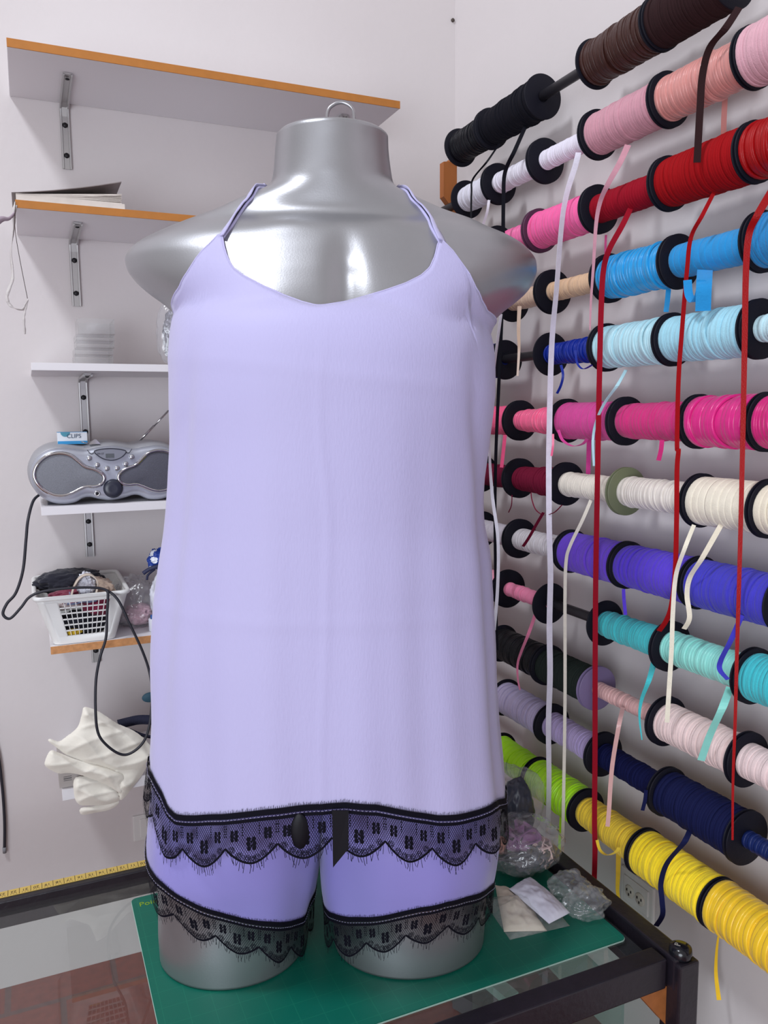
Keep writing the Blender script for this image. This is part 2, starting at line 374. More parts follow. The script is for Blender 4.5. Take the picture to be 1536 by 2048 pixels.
def shell(bm, outline, rows):
    """rows: (y, shrink distance, z-lift) stacked outlines"""
    n_ = len(outline); rr = []
    nrm = []
    for i in range(n_):
        t_ = outline[(i+1) % n_]-outline[i-1]; nrm.append(Vector((t_.z, 0, -t_.x)).normalized())
    ctr = sum(outline, Vector())/n_
    sgn = 1 if sum((outline[i]-ctr).dot(nrm[i]) for i in range(n_)) > 0 else -1
    for y, sh, lift in rows:
        rr.append([bm.verts.new((p.x-sgn*q.x*sh, y, max(p.z-sgn*q.z*sh+lift, z0+0.001))) for p, q in zip(outline, nrm)])
    for A, B in zip(rr, rr[1:]):
        for i in range(n_): bm.faces.new((A[i], A[(i+1) % n_], B[(i+1) % n_], B[i]))
    bm.faces.new(rr[0]); bm.faces.new(rr[-1][::-1]); bmesh.ops.recalc_face_normals(bm, faces=bm.faces)
bm = bmesh.new(); shell(bm, outl, [(YF-0.001, 0.012, 0), (YF+0.0005, 0.007, 0), (YF+0.004, 0.002, 0), (YF+0.010, 0, 0), (YF+0.020, 0.0005, 0.0)])
part('front_panel', bm, m_sil, rt)
bm = bmesh.new(); shell(bm, outl, [(YF+0.020, 0.004, 0.001), (YF+0.022, 0.0, 0.001), (YF+0.06, -0.004, 0.004), (YF+0.12, -0.002, 0.006), (YF+0.16, 0.008, 0.006), (YF+0.175, 0.022, 0.004)])
body = part('body_shell', bm, m_sil2, rt)
pear = [zoom8(*q) for q in ((390, 418), (500, 440), (580, 500), (650, 555), (740, 580), (810, 620), (835, 670), (805, 725), (740, 748), (660, 748), (590, 775), (510, 815), (420, 838), (320, 825), (220, 770), (155, 690), (140, 610), (180, 520), (270, 445))]
P1 = spline([RX(*q, YF-0.002) for q in pear], 4, closed=True)
dz = (z0+0.0015)-zmin
for p in P1: p.z += dz
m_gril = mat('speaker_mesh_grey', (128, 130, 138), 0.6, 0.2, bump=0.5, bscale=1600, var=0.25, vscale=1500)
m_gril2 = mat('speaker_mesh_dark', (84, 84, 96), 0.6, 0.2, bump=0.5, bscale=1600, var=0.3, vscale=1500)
for s in (0, 1):
    Q = P1 if s == 0 else [Vector((2*cx-p.x, p.y, p.z)) for p in P1]
    bm = bmesh.new(); ctr = sum(Q, Vector())/len(Q)
    rings = []
    for k in (1.0, 0.8, 0.5, 0.2):
        rings.append([bm.verts.new(ctr+(p-ctr)*k+Vector((0, -0.004*(1-k*k), 0))) for p in Q])
    N_ = len(Q)
    for A, B in zip(rings, rings[1:]):
        for i in range(N_): bm.faces.new((A[i], A[(i+1) % N_], B[(i+1) % N_], B[i]))
    bm.faces.new(rings[-1]); bm.faces.new([bm.verts.new(p+Vector((0, 0.003, 0))) for p in Q]); bmesh.ops.recalc_face_normals(bm, faces=bm.faces)
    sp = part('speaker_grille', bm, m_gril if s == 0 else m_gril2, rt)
    bm = bmesh.new(); tube(bm, Q, 0.0032, 8, closed=True)
    bpy.context.view_layer.update(); bm.transform(rt.matrix_world.inverted()); obj('grille_ring', bm, m_chrome, sp)
def Rz(px, py, y): p = RX(px, py, y); p.z += dz; return p
lens = [zoom8(*q) for q in ((735, 400), (800, 380), (900, 372), (1000, 382), (1050, 400), (1020, 445), (960, 478), (900, 488), (830, 475), (770, 440))]
bm = bmesh.new(); prism(bm, spline([Rz(*q, YF-0.0035) for q in lens], 4, closed=True), Vector((0, 0.004, 0)))
dp = part('display_panel', bm, mat('display_panel_grey', (138, 140, 150), 0.3, 0.3), rt, False)
bm = bmesh.new(); tube(bm, spline([Rz(*q, YF-0.0034) for q in lens], 4, closed=True), 0.0009, 6, closed=True); part('display_bezel', bm, m_dark, rt)
bm = bmesh.new(); a = Rz(*zoom8(850, 465), YF-0.005); b_ = Rz(*zoom8(930, 422), YF-0.005); box(bm, (a.x, YF-0.0045, a.z), (b_.x, YF-0.003, b_.z)); part('lcd', bm, mat('lcd_grey', (88, 92, 96), 0.2), rt, False)
for q in ((685, 468), (763, 535), (860, 570), (960, 567), (1045, 525), (1105, 455)):
    p = Rz(*zoom8(*q), YF-0.001); bm = bmesh.new()
    lathe(bm, [(0.0047, -0.001), (0.0047, 0.001), (0.0040, 0.0022), (0.0040, 0.003), (0.003, 0.0042), (0.001, 0.0046)], Matrix.Translation(p) @ RY(), 18); part('button', bm, m_btn, rt)
p = Rz(*zoom8(922, 768), YF-0.001); bm = bmesh.new()
lathe(bm, [(0.0165, -0.001), (0.0165, 0.001), (0.0150, 0.002), (0.0148, 0.006), (0.0135, 0.0075), (0.006, 0.007), (0.001, 0.007)], Matrix.Translation(p) @ RY(), 32); part('volume_knob', bm, m_dark, rt)
p = Rz(*zoom8(765, 818), YF-0.001); bm = bmesh.new(); lathe(bm, [(0.0055, -0.001), (0.0055, 0.0005), (0.004, 0.0015), (0.0028, 0.0015), (0.0028, 0.0)], Matrix.Translation(p) @ RY(), 18); jk = part('headphone_jack', bm, m_btn, rt)
bm = bmesh.new(); lathe(bm, [(0.0027, 0.0), (0.0027, 0.0012), (0.0005, 0.0013)], Matrix.Translation(p) @ RY(), 14); bm.transform(rt.matrix_world.inverted()); obj('jack_hole', bm, m_screw, jk)
# lid seam lines on the top, drawn as thin grooves strips
pts = [Rz(*zoom8(665, 385), YF-0.0006), Rz(*zoom8(690, 415), YF-0.0008), Rz(*zoom8(712, 425), YF-0.001), Rz(*zoom8(730, 412), YF-0.001)]
bm = bmesh.new(); tube(bm, spline(pts, 5), 0.0006, 5); part('lid_seam', bm, m_dark, rt)
bm = bmesh.new(); tube(bm, spline([Vector((2*cx-p.x, p.y, p.z)) for p in pts], 5), 0.0006, 5); part('lid_seam', bm, m_dark, rt)
# small printed marks
M_ = Matrix.Translation(Rz(*zoom8(798, 425), YF-0.0036)) @ RY()
part('printed_mark', text_bm('FM ST', 0.0045, M_), m_dark, rt, False)
aa = Rz(*zoom8(1180, 300), YF+0.10); ab = Rz(*zoom8(1470, 0), YF+0.10); ac = aa+(ab-aa)*1.5
bm = bmesh.new(); tube(bm, [aa+(aa-ab)*0.03, aa+(ab-aa)*0.5], 0.0023, 10); tube(bm, [aa+(ab-aa)*0.5, ab], 0.0018, 10); tube(bm, [ab, ac], 0.0013, 8); part('antenna', bm, m_chrome, rt)
for s in (-1, 1):
    bm = bmesh.new(); box(bm, (cx+s*0.085-0.02, YF+0.03, z0+0.0002), (cx+s*0.085+0.02, YF+0.13, z0+0.004), 0.001); part('foot', bm, m_dark, rt, False)
# power cord: from behind the radio, past the shelf end, over the basket, down in a loop and up again
yc = SY-0.006
cordpx = [(78, 990, YF+0.03), (66, 1003, SY+0.03), (56, 1040, SY-0.0), (52, 1080, yc), (46, 1140, yc), (32, 1185, yc-0.01), (14, 1207, yc-0.015), (6, 1228, yc-0.015), (20, 1237, yc-0.015), (42, 1215, yc-0.012), (58, 1195, yc-0.012), (82, 1184, yc-0.012), (130, 1177, yc-0.012), (180, 1175, yc-0.012), (212, 1180, yc-0.012), (236, 1200, yc-0.018), (258, 1245, yc-0.02), (284, 1300, yc-0.02), (299, 1345, yc-0.02), (304, 1390, yc-0.032), (299, 1450, yc-0.042), (286, 1485, yc-0.042), (262, 1506, yc-0.042), (240, 1508, yc-0.042), (213, 1490, yc-0.042), (196, 1465, yc-0.042), (191, 1420, yc-0.042), (192, 1360, yc-0.032), (200, 1315, yc-0.02), (212, 1275, yc-0.02), (214, 1230, yc-0.02), (216, 1190, yc-0.02), (214, 1182, yc-0.018)]
bm = bmesh.new(); tube(bm, spline([aty(*q) for q in cordpx], 8), 0.0024, 8)
part('power_cord', bm, mat('black_cord', (30, 30, 40), 0.5), rt)
# clips box and binder clip on top of the radio
yb = YF+0.045
rzb = radians(4)
p = aty(112, 888, yb); p2 = aty(175, 883, yb); hb = (aty(115, 862, yb)-aty(115, 886, yb)).z; wl = (p2-p).length
zb = max(v.z for v in outl if v.x < p2.x and v.x > p.x)+0.0045
rt = thing('clips_box', 'small blue and white paper clip box on the radio', 'box', ((p.x+p2.x)/2, yb+0.012, zb), 0)
bm = bmesh.new(); box(bm, (p.x+0.003, yb, zb), (p2.x, yb+0.026, zb+hb), 0.0005); part('carton', bm, mat('white_carton', (214, 218, 224), 0.5), rt, False)
m_cy = mat('cyan_print', (40, 140, 196), 0.5); m_teal = mat('teal_print', (70, 140, 160), 0.5)
bm = bmesh.new(); box(bm, (p.x+0.003, yb-0.0004, zb), (p2.x, yb+0.0002, zb+hb*0.26)); box(bm, (p.x+0.0028, yb-0.0002, zb+hb-0.0003), (p2.x, yb+0.0262, zb+hb+0.0003)); part('printed_band', bm, m_cy, rt, False)
bm = bmesh.new(); q = [Vector((p.x+0.008+0.008*(1-cos(pi*k/8)), yb-0.0005, zb+hb-0.008*sin(pi*k/8))) for k in range(9)]; prism(bm, q, Vector((0, 0.0006, 0))); part('emblem', bm, m_teal, rt, False)
part('lettering', text_bm('CLIPS', hb*0.48, Matrix.Translation(((p.x+p2.x)/2+0.004, yb-0.0004, zb+hb*0.66)) @ RY()), mat('navy_print', (40, 62, 90), 0.5), rt, False)
pb = aty(190, 887, YF+0.03)
bm = bmesh.new(); zz = max(v.z for v in outl if abs(v.x-pb.x) < 0.02)+0.0035
q = [Vector((pb.x-0.010, YF+0.025, zz)), Vector((pb.x-0.002, YF+0.025, zz+0.008)), Vector((pb.x+0.002, YF+0.025, zz+0.008)), Vector((pb.x+0.009, YF+0.025, zz))]
prism(bm, q, Vector((0, 0.016, 0)))
rt = thing('binder_clip', 'silver binder clip lying on the radio beside the clip box', 'clip', (pb.x, YF+0.03, zz)); part('clip_body', bm, m_chrome, rt, False)
bm = bmesh.new(); tube(bm, spline([(pb.x-0.012, YF+0.027, zz+0.001), (pb.x-0.020, YF+0.026, zz+0.004), (pb.x-0.022, YF+0.033, zz+0.004), (pb.x-0.012, YF+0.037, zz+0.001)], 5), 0.0008, 6); part('wire_handle', bm, m_chrome, rt)

# ---- fifth shelf: basket and what is in it
z0 = S5[2]
m_bask = mat('white_basket_plastic', (226, 226, 224), 0.45)
def zoom7(x, y): return (40+x/5.12, 1080+y/5.12)
yb0 = SY+0.004
B0 = aty(*zoom7(345, 1085), yb0); B1 = aty(*zoom7(985, 1000), yb0)      # bottom front corners
T0 = aty(*zoom7(160, 600), yb0-0.0); T1 = aty(*zoom7(1105, 520), yb0-0.0)   # rim front corners
xb0, xb1 = B0.x, B1.x; xt0, xt1 = T0.x-0.002, T1.x; hz = z0+0.001; hr = (T0.z+T1.z)/2
yt0, yt1, ybb = yb0-0.012, WALLY-0.012, WALLY-0.03
rt = thing('basket', 'white plastic basket with gridded front full of cloth, on the chipboard shelf', 'basket', ((xb0+xb1)/2, SY+0.08, z0))
def ring(u):   # outline of the basket at height u 0..1
    x0 = xb0+(xt0-xb0)*u; x1 = xb1+(xt1-xb1)*u; y0 = yb0+(yt0-yb0)*u; y1 = ybb+(yt1-ybb)*u; z = hz+(hr-hz)*u; r = 0.014
    out = []
    for (cx_, cy_, a0) in ((x1-r, y1-r, 0), (x0+r, y1-r, 90), (x0+r, y0+r, 180), (x1-r, y0+r, 270)):
        for k in range(6):
            a = radians(a0+90*k/5); out.append(Vector((cx_+r*cos(a), cy_+r*sin(a), z)))
    return out
bm = bmesh.new(); rings = []
us = [0, 0.02, 0.16, 0.9, 1.0]
for u in us: rings.append([bm.verts.new(p) for p in ring(u)])
for i, (A, B) in enumerate(zip(rings, rings[1:])):
    for k in range(24):
        if i == 2 and k == 17: continue           # opening of the front grid
        bm.faces.new((A[k], A[(k+1) % 24], B[(k+1) % 24], B[k]))
bm.faces.new(rings[0][::-1])
bk_ = part('basket_wall', bm, m_bask, rt); solidify(bk_, 0.0022, -1); autosmooth(bk_)
bm = bmesh.new(); tube(bm, ring(1.0), 0.0042, 8, closed=True); part('rim', bm, m_bask, rt)
bm = bmesh.new()
def fr(s, u):
    a, b_ = ring(u)[17], ring(u)[18]; return a.lerp(b_, s)
def barq(s0, s1, u0, u1, t_=0.002):
    q = [fr(s0, u0), fr(s1, u0), fr(s1, u1), fr(s0, u1)]; prism(bm, q, Vector((0, t_, 0)))
barq(0, 0.16, 0.16, 0.9); barq(0.88, 1, 0.16, 0.9)
for k in range(10): s = 0.16+0.72*k/9; barq(s-0.006, s+0.006, 0.16, 0.9)
for k in range(7): u = 0.16+0.74*k/6; barq(0.16, 0.88, max(u-0.014, 0.16), min(u+0.014, 0.9))
part('grid_front', bm, m_bask, rt, False)
def cloth(name, label, c, r, col, seed, cat='cloth', rough=0.9, amp=0.18, folds=0.10, fr_=2.2, flat=None, group='cloths heaped in the white basket', mm=None):
    bm = bmesh.new(); blob(bm, c, r, seed, amp, fr_, folds=folds, flatbottom=flat)
    return tag(obj(name, bm, mm or mat(name+'_'+str(seed), col, rough, bump=0.4, bscale=250, sheen=0.2)), label, cat, group)
xm = (xb0+xb1)/2; ym = (yb0+ybb)/2; hb = hr-hz
cloth('folded_cloth', 'black cloth heaped highest at the back of the white basket', (xm-0.014, ym+0.018, hr+0.004), (0.056, 0.036, 0.022), (26, 26, 40), 1)
cloth('folded_cloth', 'maroon cloth at the left front of the white basket', (xt0+0.062, yb0+0.034, hr-0.008), (0.036, 0.032, 0.014), (120, 34, 62), 2)
cloth('folded_cloth', 'grey blue cloth at the front of the white basket', (xm-0.006, yb0+0.022, hr-0.008), (0.036, 0.022, 0.011), (128, 140, 172), 3)
cloth('folded_cloth', 'beige brown cloth at the right of the white basket', (xt1-0.052, yb0+0.05, hr-0.006), (0.030, 0.036, 0.022), (186, 164, 146), 4)
cloth('folded_cloth', 'black cloth seen through the basket grid at the bottom', (xm-0.002, yb0+0.032, hz+0.028), (0.046, 0.020, 0.020), (24, 24, 38), 5, flat=-0.024)
cloth('folded_cloth', 'dark red cloth seen through the right side of the basket grid', (xm+0.032, yb0+0.026, hz+0.060), (0.030, 0.020, 0.018), (128, 30, 64), 6)
cloth('folded_cloth', 'pale pink cloth seen through the top left of the basket grid', (xm-0.028, yb0+0.026, hz+0.069), (0.034, 0.020, 0.012), (206, 190, 188), 7)
cloth('folded_cloth', 'small yellow cloth peeping through the lowest basket grid holes', (xm-0.018, yb0+0.0065, hz+0.018), (0.012, 0.004, 0.006), (214, 178, 40), 8)
# lace roll and beige tape loop
pa = [aty(*zoom7(*q), yb0-0.002) for q in ((520, 590), (545, 500), (590, 410), (650, 360), (720, 355), (780, 400), (795, 470), (770, 560))]
bm = bmesh.new(); strip(bm, spline(pa, 8), 0.016, (0, 1, 0.0), 0.0022)
tag(obj('tape_loop', bm, mat('beige_tape', (196, 182, 168), 0.85)), 'beige cotton tape arched over the lace roll in the basket', 'tape')
bm = bmesh.new(); cl = aty(*zoom7(680, 450), yb0+0.008); blob(bm, cl, (0.013, 0.010, 0.017), 11, 0.25, 4, folds=0.2)
for k in range(9):
    a = 0.5+2.4*k/8; q = cl+Vector((cos(a)*0.014, -0.003, sin(a)*0.017)); tube(bm, [q+Vector((cos(w_)*0.0026, 0, sin(w_)*0.0026)) for w_ in [2*pi*j/8 for j in range(8)]], 0.0008, 5, closed=True)
tag(obj('lace_roll', bm, mat('white_lace', (222, 222, 232), 0.8, bump=1, bscale=400)), 'bundle of white picot lace in the middle of the basket', 'lace')
# clear bag beside the basket
rt = thing('plastic_bag', 'clear crumpled plastic bag beside the basket on the chipboard shelf', 'bag', (xt1+0.03, SY+0.1, z0))
bm = bmesh.new(); blob(bm, (xt1+0.022, SY+0.09, z0+0.043), (0.040, 0.05, 0.046), 13, 0.15, 2.6, folds=0.12, flatbottom=-0.0415); part('bag_film', bm, m_film, rt)
bm = bmesh.new(); blob(bm, (xt1+0.028, SY+0.09, z0+0.020), (0.026, 0.03, 0.018), 14, 0.2, 3, folds=0.1, flatbottom=-0.0175); part('pink_trim', bm, mat('dusty_rose_trim', (190, 150, 160), 0.9), rt)
# blue printed bag with navy tie, and small roll
rt = thing('gift_bag', 'blue and white printed bag with a navy tie, half behind the mannequin', 'bag', (aty(330, 1270, SY+0.05).x, SY+0.05, z0))
pc = aty(322, 1180, SY+0.05)
m_bw = bpy.data.materials.new('blue_white_print'); m_bw.use_nodes = True; n = m_bw.node_tree.nodes; L = m_bw.node_tree.links
vo = n.new('ShaderNodeTexVoronoi'); vo.inputs['Scale'].default_value = 70; rp = n.new('ShaderNodeValToRGB'); t = n.new('ShaderNodeTexCoord'); L.new(t.outputs['Object'], vo.inputs[0]); L.new(vo.outputs['Distance'], rp.inputs[0])
rp.color_ramp.interpolation = 'CONSTANT'; rp.color_ramp.elements[0].color = rgb(224, 228, 238); rp.color_ramp.elements[1].color = rgb(28, 62, 150); rp.color_ramp.elements[1].position = 0.42
L.new(rp.outputs[0], n['Principled BSDF'].inputs['Base Color'])
m_pale = mat('pale_bag', (214, 214, 224), 0.5)
bm = bmesh.new(); blob(bm, (pc.x+0.012, SY+0.05, z0+0.052), (0.030, 0.03, 0.054), 15, 0.1, 2.4, folds=0.08, flatbottom=-0.0505); part('bag_body', bm, m_pale, rt)
bm = bmesh.new(); blob(bm, aty(322, 1118, SY+0.05), (0.022, 0.016, 0.018), 16, 0.2, 2.5, folds=0.15); part('gathered_top', bm, m_bw, rt)
bm = bmesh.new(); strip(bm, spline([aty(286, 1147, SY+0.03), aty(300, 1138, SY+0.03), aty(320, 1132, SY+0.03), aty(345, 1130, SY+0.04)], 6), 0.007, (0, 0.4, 1), 0.002)
strip(bm, spline([aty(310, 1138, SY+0.03), aty(296, 1150, SY+0.03), aty(294, 1160, SY+0.03)], 5), 0.004, (1, 0, 0.3), 0.0015)
part('tie', bm, mat('navy_tie', (24, 28, 64), 0.6), rt)
p = aty(301, 1262, SY+0.012)
rt = thing('tape_roll', 'small white roll with a blue core end beside the mannequin on the shelf', 'roll', (p.x+0.01, SY+0.03, z0))
bm = bmesh.new(); lathe(bm, [(0.012, 0), (0.0125, 0.001), (0.0125, 0.022), (0.012, 0.023)], Matrix.Translation((p.x+0.012, SY+0.03, z0+0.0005)), 24); part('paper_roll', bm, m_pale, rt)
bm = bmesh.new(); lathe(bm, [(0.009, 0), (0.009, 0.006), (0.006, 0.007)], Matrix.Translation((p.x+0.012, SY+0.03, z0+0.0235)), 20); part('core', bm, mat('blue_core', (40, 84, 150), 0.5), rt)

# ---- lowest shelf: cream cloth, carton, navy strap, teal disc, wall plate
z0 = S6[2]
def zoomc(x, y): return (60+x/5.689, 1370+y/5.689)
m_cream = mat('cream_cotton', (226, 220, 208), 0.9, bump=0.3, bscale=120, sheen=0.2)
oc = [zoomc(*q) for q in ((620, 250), (760, 290), (860, 350), (1000, 440), (1180, 520), (1330, 640), (1420, 800), (1330, 900), (1240, 1080), (1100, 1230), (1030, 1310), (960, 1400), (760, 1440), (580, 1470), (560, 1390), (520, 1310), (500, 1200), (520, 1060), (430, 1000), (320, 1000), (170, 920), (165, 840), (230, 740), (210, 630), (330, 640), (420, 580), (540, 480), (590, 330))]
def in_poly(x, y, P):
    c_ = False; j = len(P)-1
    for i in range(len(P)):
        if (P[i][1] > y) != (P[j][1] > y) and x < (P[j][0]-P[i][0])*(y-P[i][1])/(P[j][1]-P[i][1])+P[i][0]: c_ = not c_
        j = i
    return c_
def edge_d(x, y, P):
    best = 1e9
    for i in range(len(P)):
        ax, ay = P[i-1]; bx, by = P[i]; l2 = (bx-ax)**2+(by-ay)**2
        t_ = max(0, min(1, ((x-ax)*(bx-ax)+(y-ay)*(by-ay))/l2)); best = min(best, sqrt((x-ax-t_*(bx-ax))**2+(y-ay-t_*(by-ay))**2))
    return best
def puffy(bm, P, ybase, thick, folds, step=3.0, fscale=0.02, seed=0.0):
    """soft heap filling an outline: front skin bulging from ybase towards the room plus a back skin"""
    ocp = [(p.x, p.y) for p in spline([Vector((a, b_, 0)) for a, b_ in P], 4, closed=True)]
    xs = [p[0] for p in ocp]; ys = [p[1] for p in ocp]
    F = {}; Bk = {}
    nx = int((max(xs)-min(xs))/step)+2; ny = int((max(ys)-min(ys))/step)+2
    def snap(x, y):
        if in_poly(x, y, ocp): return x, y, edge_d(x, y, ocp)
        best = None
        for i in range(len(ocp)):
            ax, ay = ocp[i-1]; bx, by = ocp[i]; l2 = (bx-ax)**2+(by-ay)**2+1e-9
            t_ = max(0, min(1, ((x-ax)*(bx-ax)+(y-ay)*(by-ay))/l2)); q = (ax+t_*(bx-ax), ay+t_*(by-ay)); d = (q[0]-x)**2+(q[1]-y)**2
            if best is None or d < best[0]: best = (d, q)
        return (best[1][0], best[1][1], 0.0) if best[0] < (step*1.05)**2 else None
    for i in range(nx):
        for j in range(ny):
            s_ = snap(min(xs)-step/2+i*step, min(ys)-step/2+j*step)
            if not s_: continue
            x, y, d = s_
            pf = thick*(1-exp(-d/14.0))
            f_ = sum(a*(1-abs(sin((x*cx_+y*cy_)*w+ph+1.2*noise.noise(Vector((x*fscale, y*fscale, seed))))))**2 for a, cx_, cy_, w, ph in folds)
            f_ += 0.006*noise.noise(Vector((x*fscale*1.7, y*fscale*1.7, seed+4)))
            k = min(1, d/8.0)
            F[i, j] = bm.verts.new(aty(x, y, ybase-pf-f_*k)); Bk[i, j] = bm.verts.new(aty(x, y, ybase+0.001))
    for (i, j) in F:
        q = [(i, j), (i+1, j), (i+1, j+1), (i, j+1)]
        if all(k in F for k in q):
            bm.faces.new([F[k] for k in q]); bm.faces.new([Bk[k] for k in q[::-1]])
    bmesh.ops.remove_doubles(bm, verts=bm.verts, dist=0.0006)
    bmesh.ops.recalc_face_normals(bm, faces=bm.faces)
bm = bmesh.new()
for k, (lay, yb_, th_) in enumerate((
    (((580, 1400), (780, 1370), (960, 1330), (1020, 1330), (930, 1410), (760, 1450), (590, 1475)), SY-0.004, 0.004),
    (((520, 1050), (760, 1060), (960, 1120), (1040, 1280), (950, 1345), (760, 1372), (560, 1362), (500, 1230)), SY-0.005, 0.008),
    (((1000, 860), (1330, 860), (1290, 1000), (1180, 1150), (1040, 1310), (985, 1200), (950, 1000)), SY-0.006, 0.008),
    (((590, 330), (620, 250), (760, 290), (860, 350), (1000, 440), (1180, 520), (1330, 640), (1420, 800), (1340, 930), (1200, 1000), (1000, 985), (800, 930), (600, 880), (420, 800), (300, 710), (210, 640), (230, 612), (330, 640), (420, 580), (540, 480)), SY-0.008, 0.012),
    (((175, 850), (235, 745), (330, 770), (480, 830), (640, 880), (900, 945), (1090, 1040), (1060, 1200), (1020, 1230), (900, 1150), (760, 1090), (560, 1020), (430, 1000), (320, 1005), (180, 930)), SY-0.010, 0.009))):
    puffy(bm, [zoomc(*q) for q in lay], yb_, th_, [(0.004, -0.50, 0.86, 0.06, 0.4+k), (0.003, 0.3, 0.95, 0.11, 2.0+k)], step=2.6, fscale=0.014, seed=2.0+k)
tag(obj('cotton_cloth', bm, m_cream), 'crumpled cream cotton cloth hanging over the lowest shelf edge', 'cloth')
a = aty(117, 1548, SY+0.006); b_ = aty(168, 1582, SY+0.006)
rt = thing('carton', 'small grey cardboard box with printed lines under the cream cloth', 'box', ((a.x+b_.x)/2, SY+0.05, z0))
bm = bmesh.new(); box(bm, (a.x, SY+0.006, z0+0.0005), (a.x+0.09, SY+0.09, z0+0.05), 0.001); part('box_body', bm, mat('grey_card', (172, 164, 160), 0.8), rt, False)
for k in range(4):
    q = aty(130+k*4, 1562, SY+0.005); part('printed_line', text_bm('I II I', 0.0055, Matrix.Translation((q.x, SY+0.0058, z0+0.017)) @ RY() @ Matrix.Rotation(pi/2, 4, 'Z')), m_dark, rt, False)
pts = [aty(*zoomc(*q), SY+0.03) for q in ((1000, 450), (1120, 420), (1250, 395), (1400, 400), (1560, 430))]
bm = bmesh.new(); strip(bm, spline(pts, 6), 0.017, (0, 0.3, 1), 0.003)
q = [aty(*zoomc(*q_), SY+0.02) for q_ in ((1130, 510), (1250, 560), (1370, 590), (1500, 600))]
strip(bm, spline(q, 6), 0.006, (0, 0.3, 1), 0.002)
tag(obj('elastic_strap', bm, mat('navy_elastic', (22, 24, 50), 0.8, bump=0.4, bscale=500)), 'wide navy elastic strap curving behind the cream cloth', 'strap')
p = aty(301, 1394, WALLY); bm = bmesh.new()
lathe(bm, [(0.001, 0), (0.0165, 0), (0.0175, 0.001), (0.0165, 0.0025), (0.001, 0.003)], Matrix.Translation(p) @ RY() @ Matrix.Diagonal((1, 0.62, 1, 1)), 36)
tag(obj('wall_disc', bm, mat('teal_plastic', (72, 118, 140), 0.5)), 'oval teal disc on the back wall above the navy strap', 'disc')
a = aty(265, 1632, WALLY); b_ = aty(318, 1672, WALLY)
rt = thing('socket_plate', 'white rectangular cover plate low on the back wall beside the shorts', 'wall plate', ((a.x+b_.x)/2, WALLY, (a.z+b_.z)/2))
bm = bmesh.new(); box(bm, (a.x, WALLY-0.004, b_.z), (b_.x, WALLY+0.001, a.z), 0.002); part('plate', bm, mat('plate_white', (214, 212, 210), 0.5), rt, False)
bm = bmesh.new(); box(bm, (a.x+0.014, WALLY-0.006, b_.z+0.008), (b_.x-0.008, WALLY-0.003, a.z-0.008), 0.001); part('insert', bm, mat('plate_white', (0, 0, 0)), rt, False)
bm = bmesh.new(); tube(bm, spline([aty(-30, 1430, WALLY-0.01), aty(-6, 1500, WALLY-0.008), aty(4, 1570, WALLY-0.006), aty(9, 1640, WALLY-0.006), aty(9, 1697, WALLY-0.006)], 8), 0.0028, 8)
rt = thing('hanging_cable', 'black cable end hanging on the wall at the lower left edge', 'cable', aty(9, 1640, WALLY-0.006)); part('cable', bm, MATS['black_cord'], rt)
bm = bmesh.new(); q = aty(9, 1700, WALLY-0.006); tube(bm, [q+Vector((0, 0, 0.006)), q-Vector((0, 0, 0.006))], 0.0035, 8); part('grey_tip', bm, mat('grey_rubber', (130, 130, 134), 0.7), rt)
#SPLIT
# ================================================================== RIBBON RACK
ZR = [CAM.z+WR*(-0.0792-0.13127*(k-6.5)+d) for k, d in zip(range(1, 13), (-0.0012, 0.0014, -0.0022, -0.0017, 0.004, -0.0012, 0.002, -0.0029, 0.0044, -0.0009, 0.0034, -0.0049))]
m_flange = mat('black_spool_plastic', (15, 15, 27), 0.55, bump=0.15, bscale=500, spec=0.2)
m_fl = {'k': m_flange, 'maroon': mat('plum_spool_plastic', (74, 30, 62), 0.45), 'olive': mat('olive_spool_plastic', (106, 112, 84), 0.5), 'lav': mat('lavender_spool_plastic', (120, 104, 142), 0.5)}
m_rod = mat('black_rod', (30, 28, 34), 0.4)
m_post = mat('varnished_pine', (168, 98, 46), 0.55, var=0.25, vscale=25, bump=0.15, bscale=60, stretch=(1, 1, 0.15))
FR = 0.0378
YEND = 1.585                                  # far side post of the rack
def post(y, label, xo, xi, dy):
    q = [(xi, ZR[0]+0.004), (WR+0.011, ZR[0]-0.004), (WR+0.009, ZR[0]-0.010), (xo, ZR[0]-0.012)]
    for z in ZR[1:]:
        q += [(xo, z+0.026), (WR+0.009, z+0.010), (WR+0.009, z-0.0088), (xo, z-0.0088)]
    q += [(xo, ZR[-1]-0.06), (xi, ZR[-1]-0.06)]
    bm = bmesh.new(); prism(bm, [Vector((a, y, b_)) for a, b_ in q], Vector((0, dy, 0)))
    o = tag(obj('rack_post', bm, m_post, smooth=False), label, 'rack post')
    if xi < WALLX-0.01:
        for k in (4, 8):
            bm = bmesh.new(); box(bm, (xi-0.001, y, ZR[k]-0.06), (WALLX, y+dy, ZR[k]-0.03)); obj('wall_block', bm, m_post, o, False)
post(YEND, 'notched varnished wooden rack post on the wall at the far end of the rods', WR-0.006, WR+0.026, 0.018)
post(0.35, 'notched varnished wooden rack post at the near end of the rods', WR-0.035, WALLX, 0.018)
ordn = ['topmost', 'second', 'third', 'fourth', 'fifth', 'sixth', 'seventh', 'eighth', 'ninth', 'tenth', 'eleventh', 'lowest']
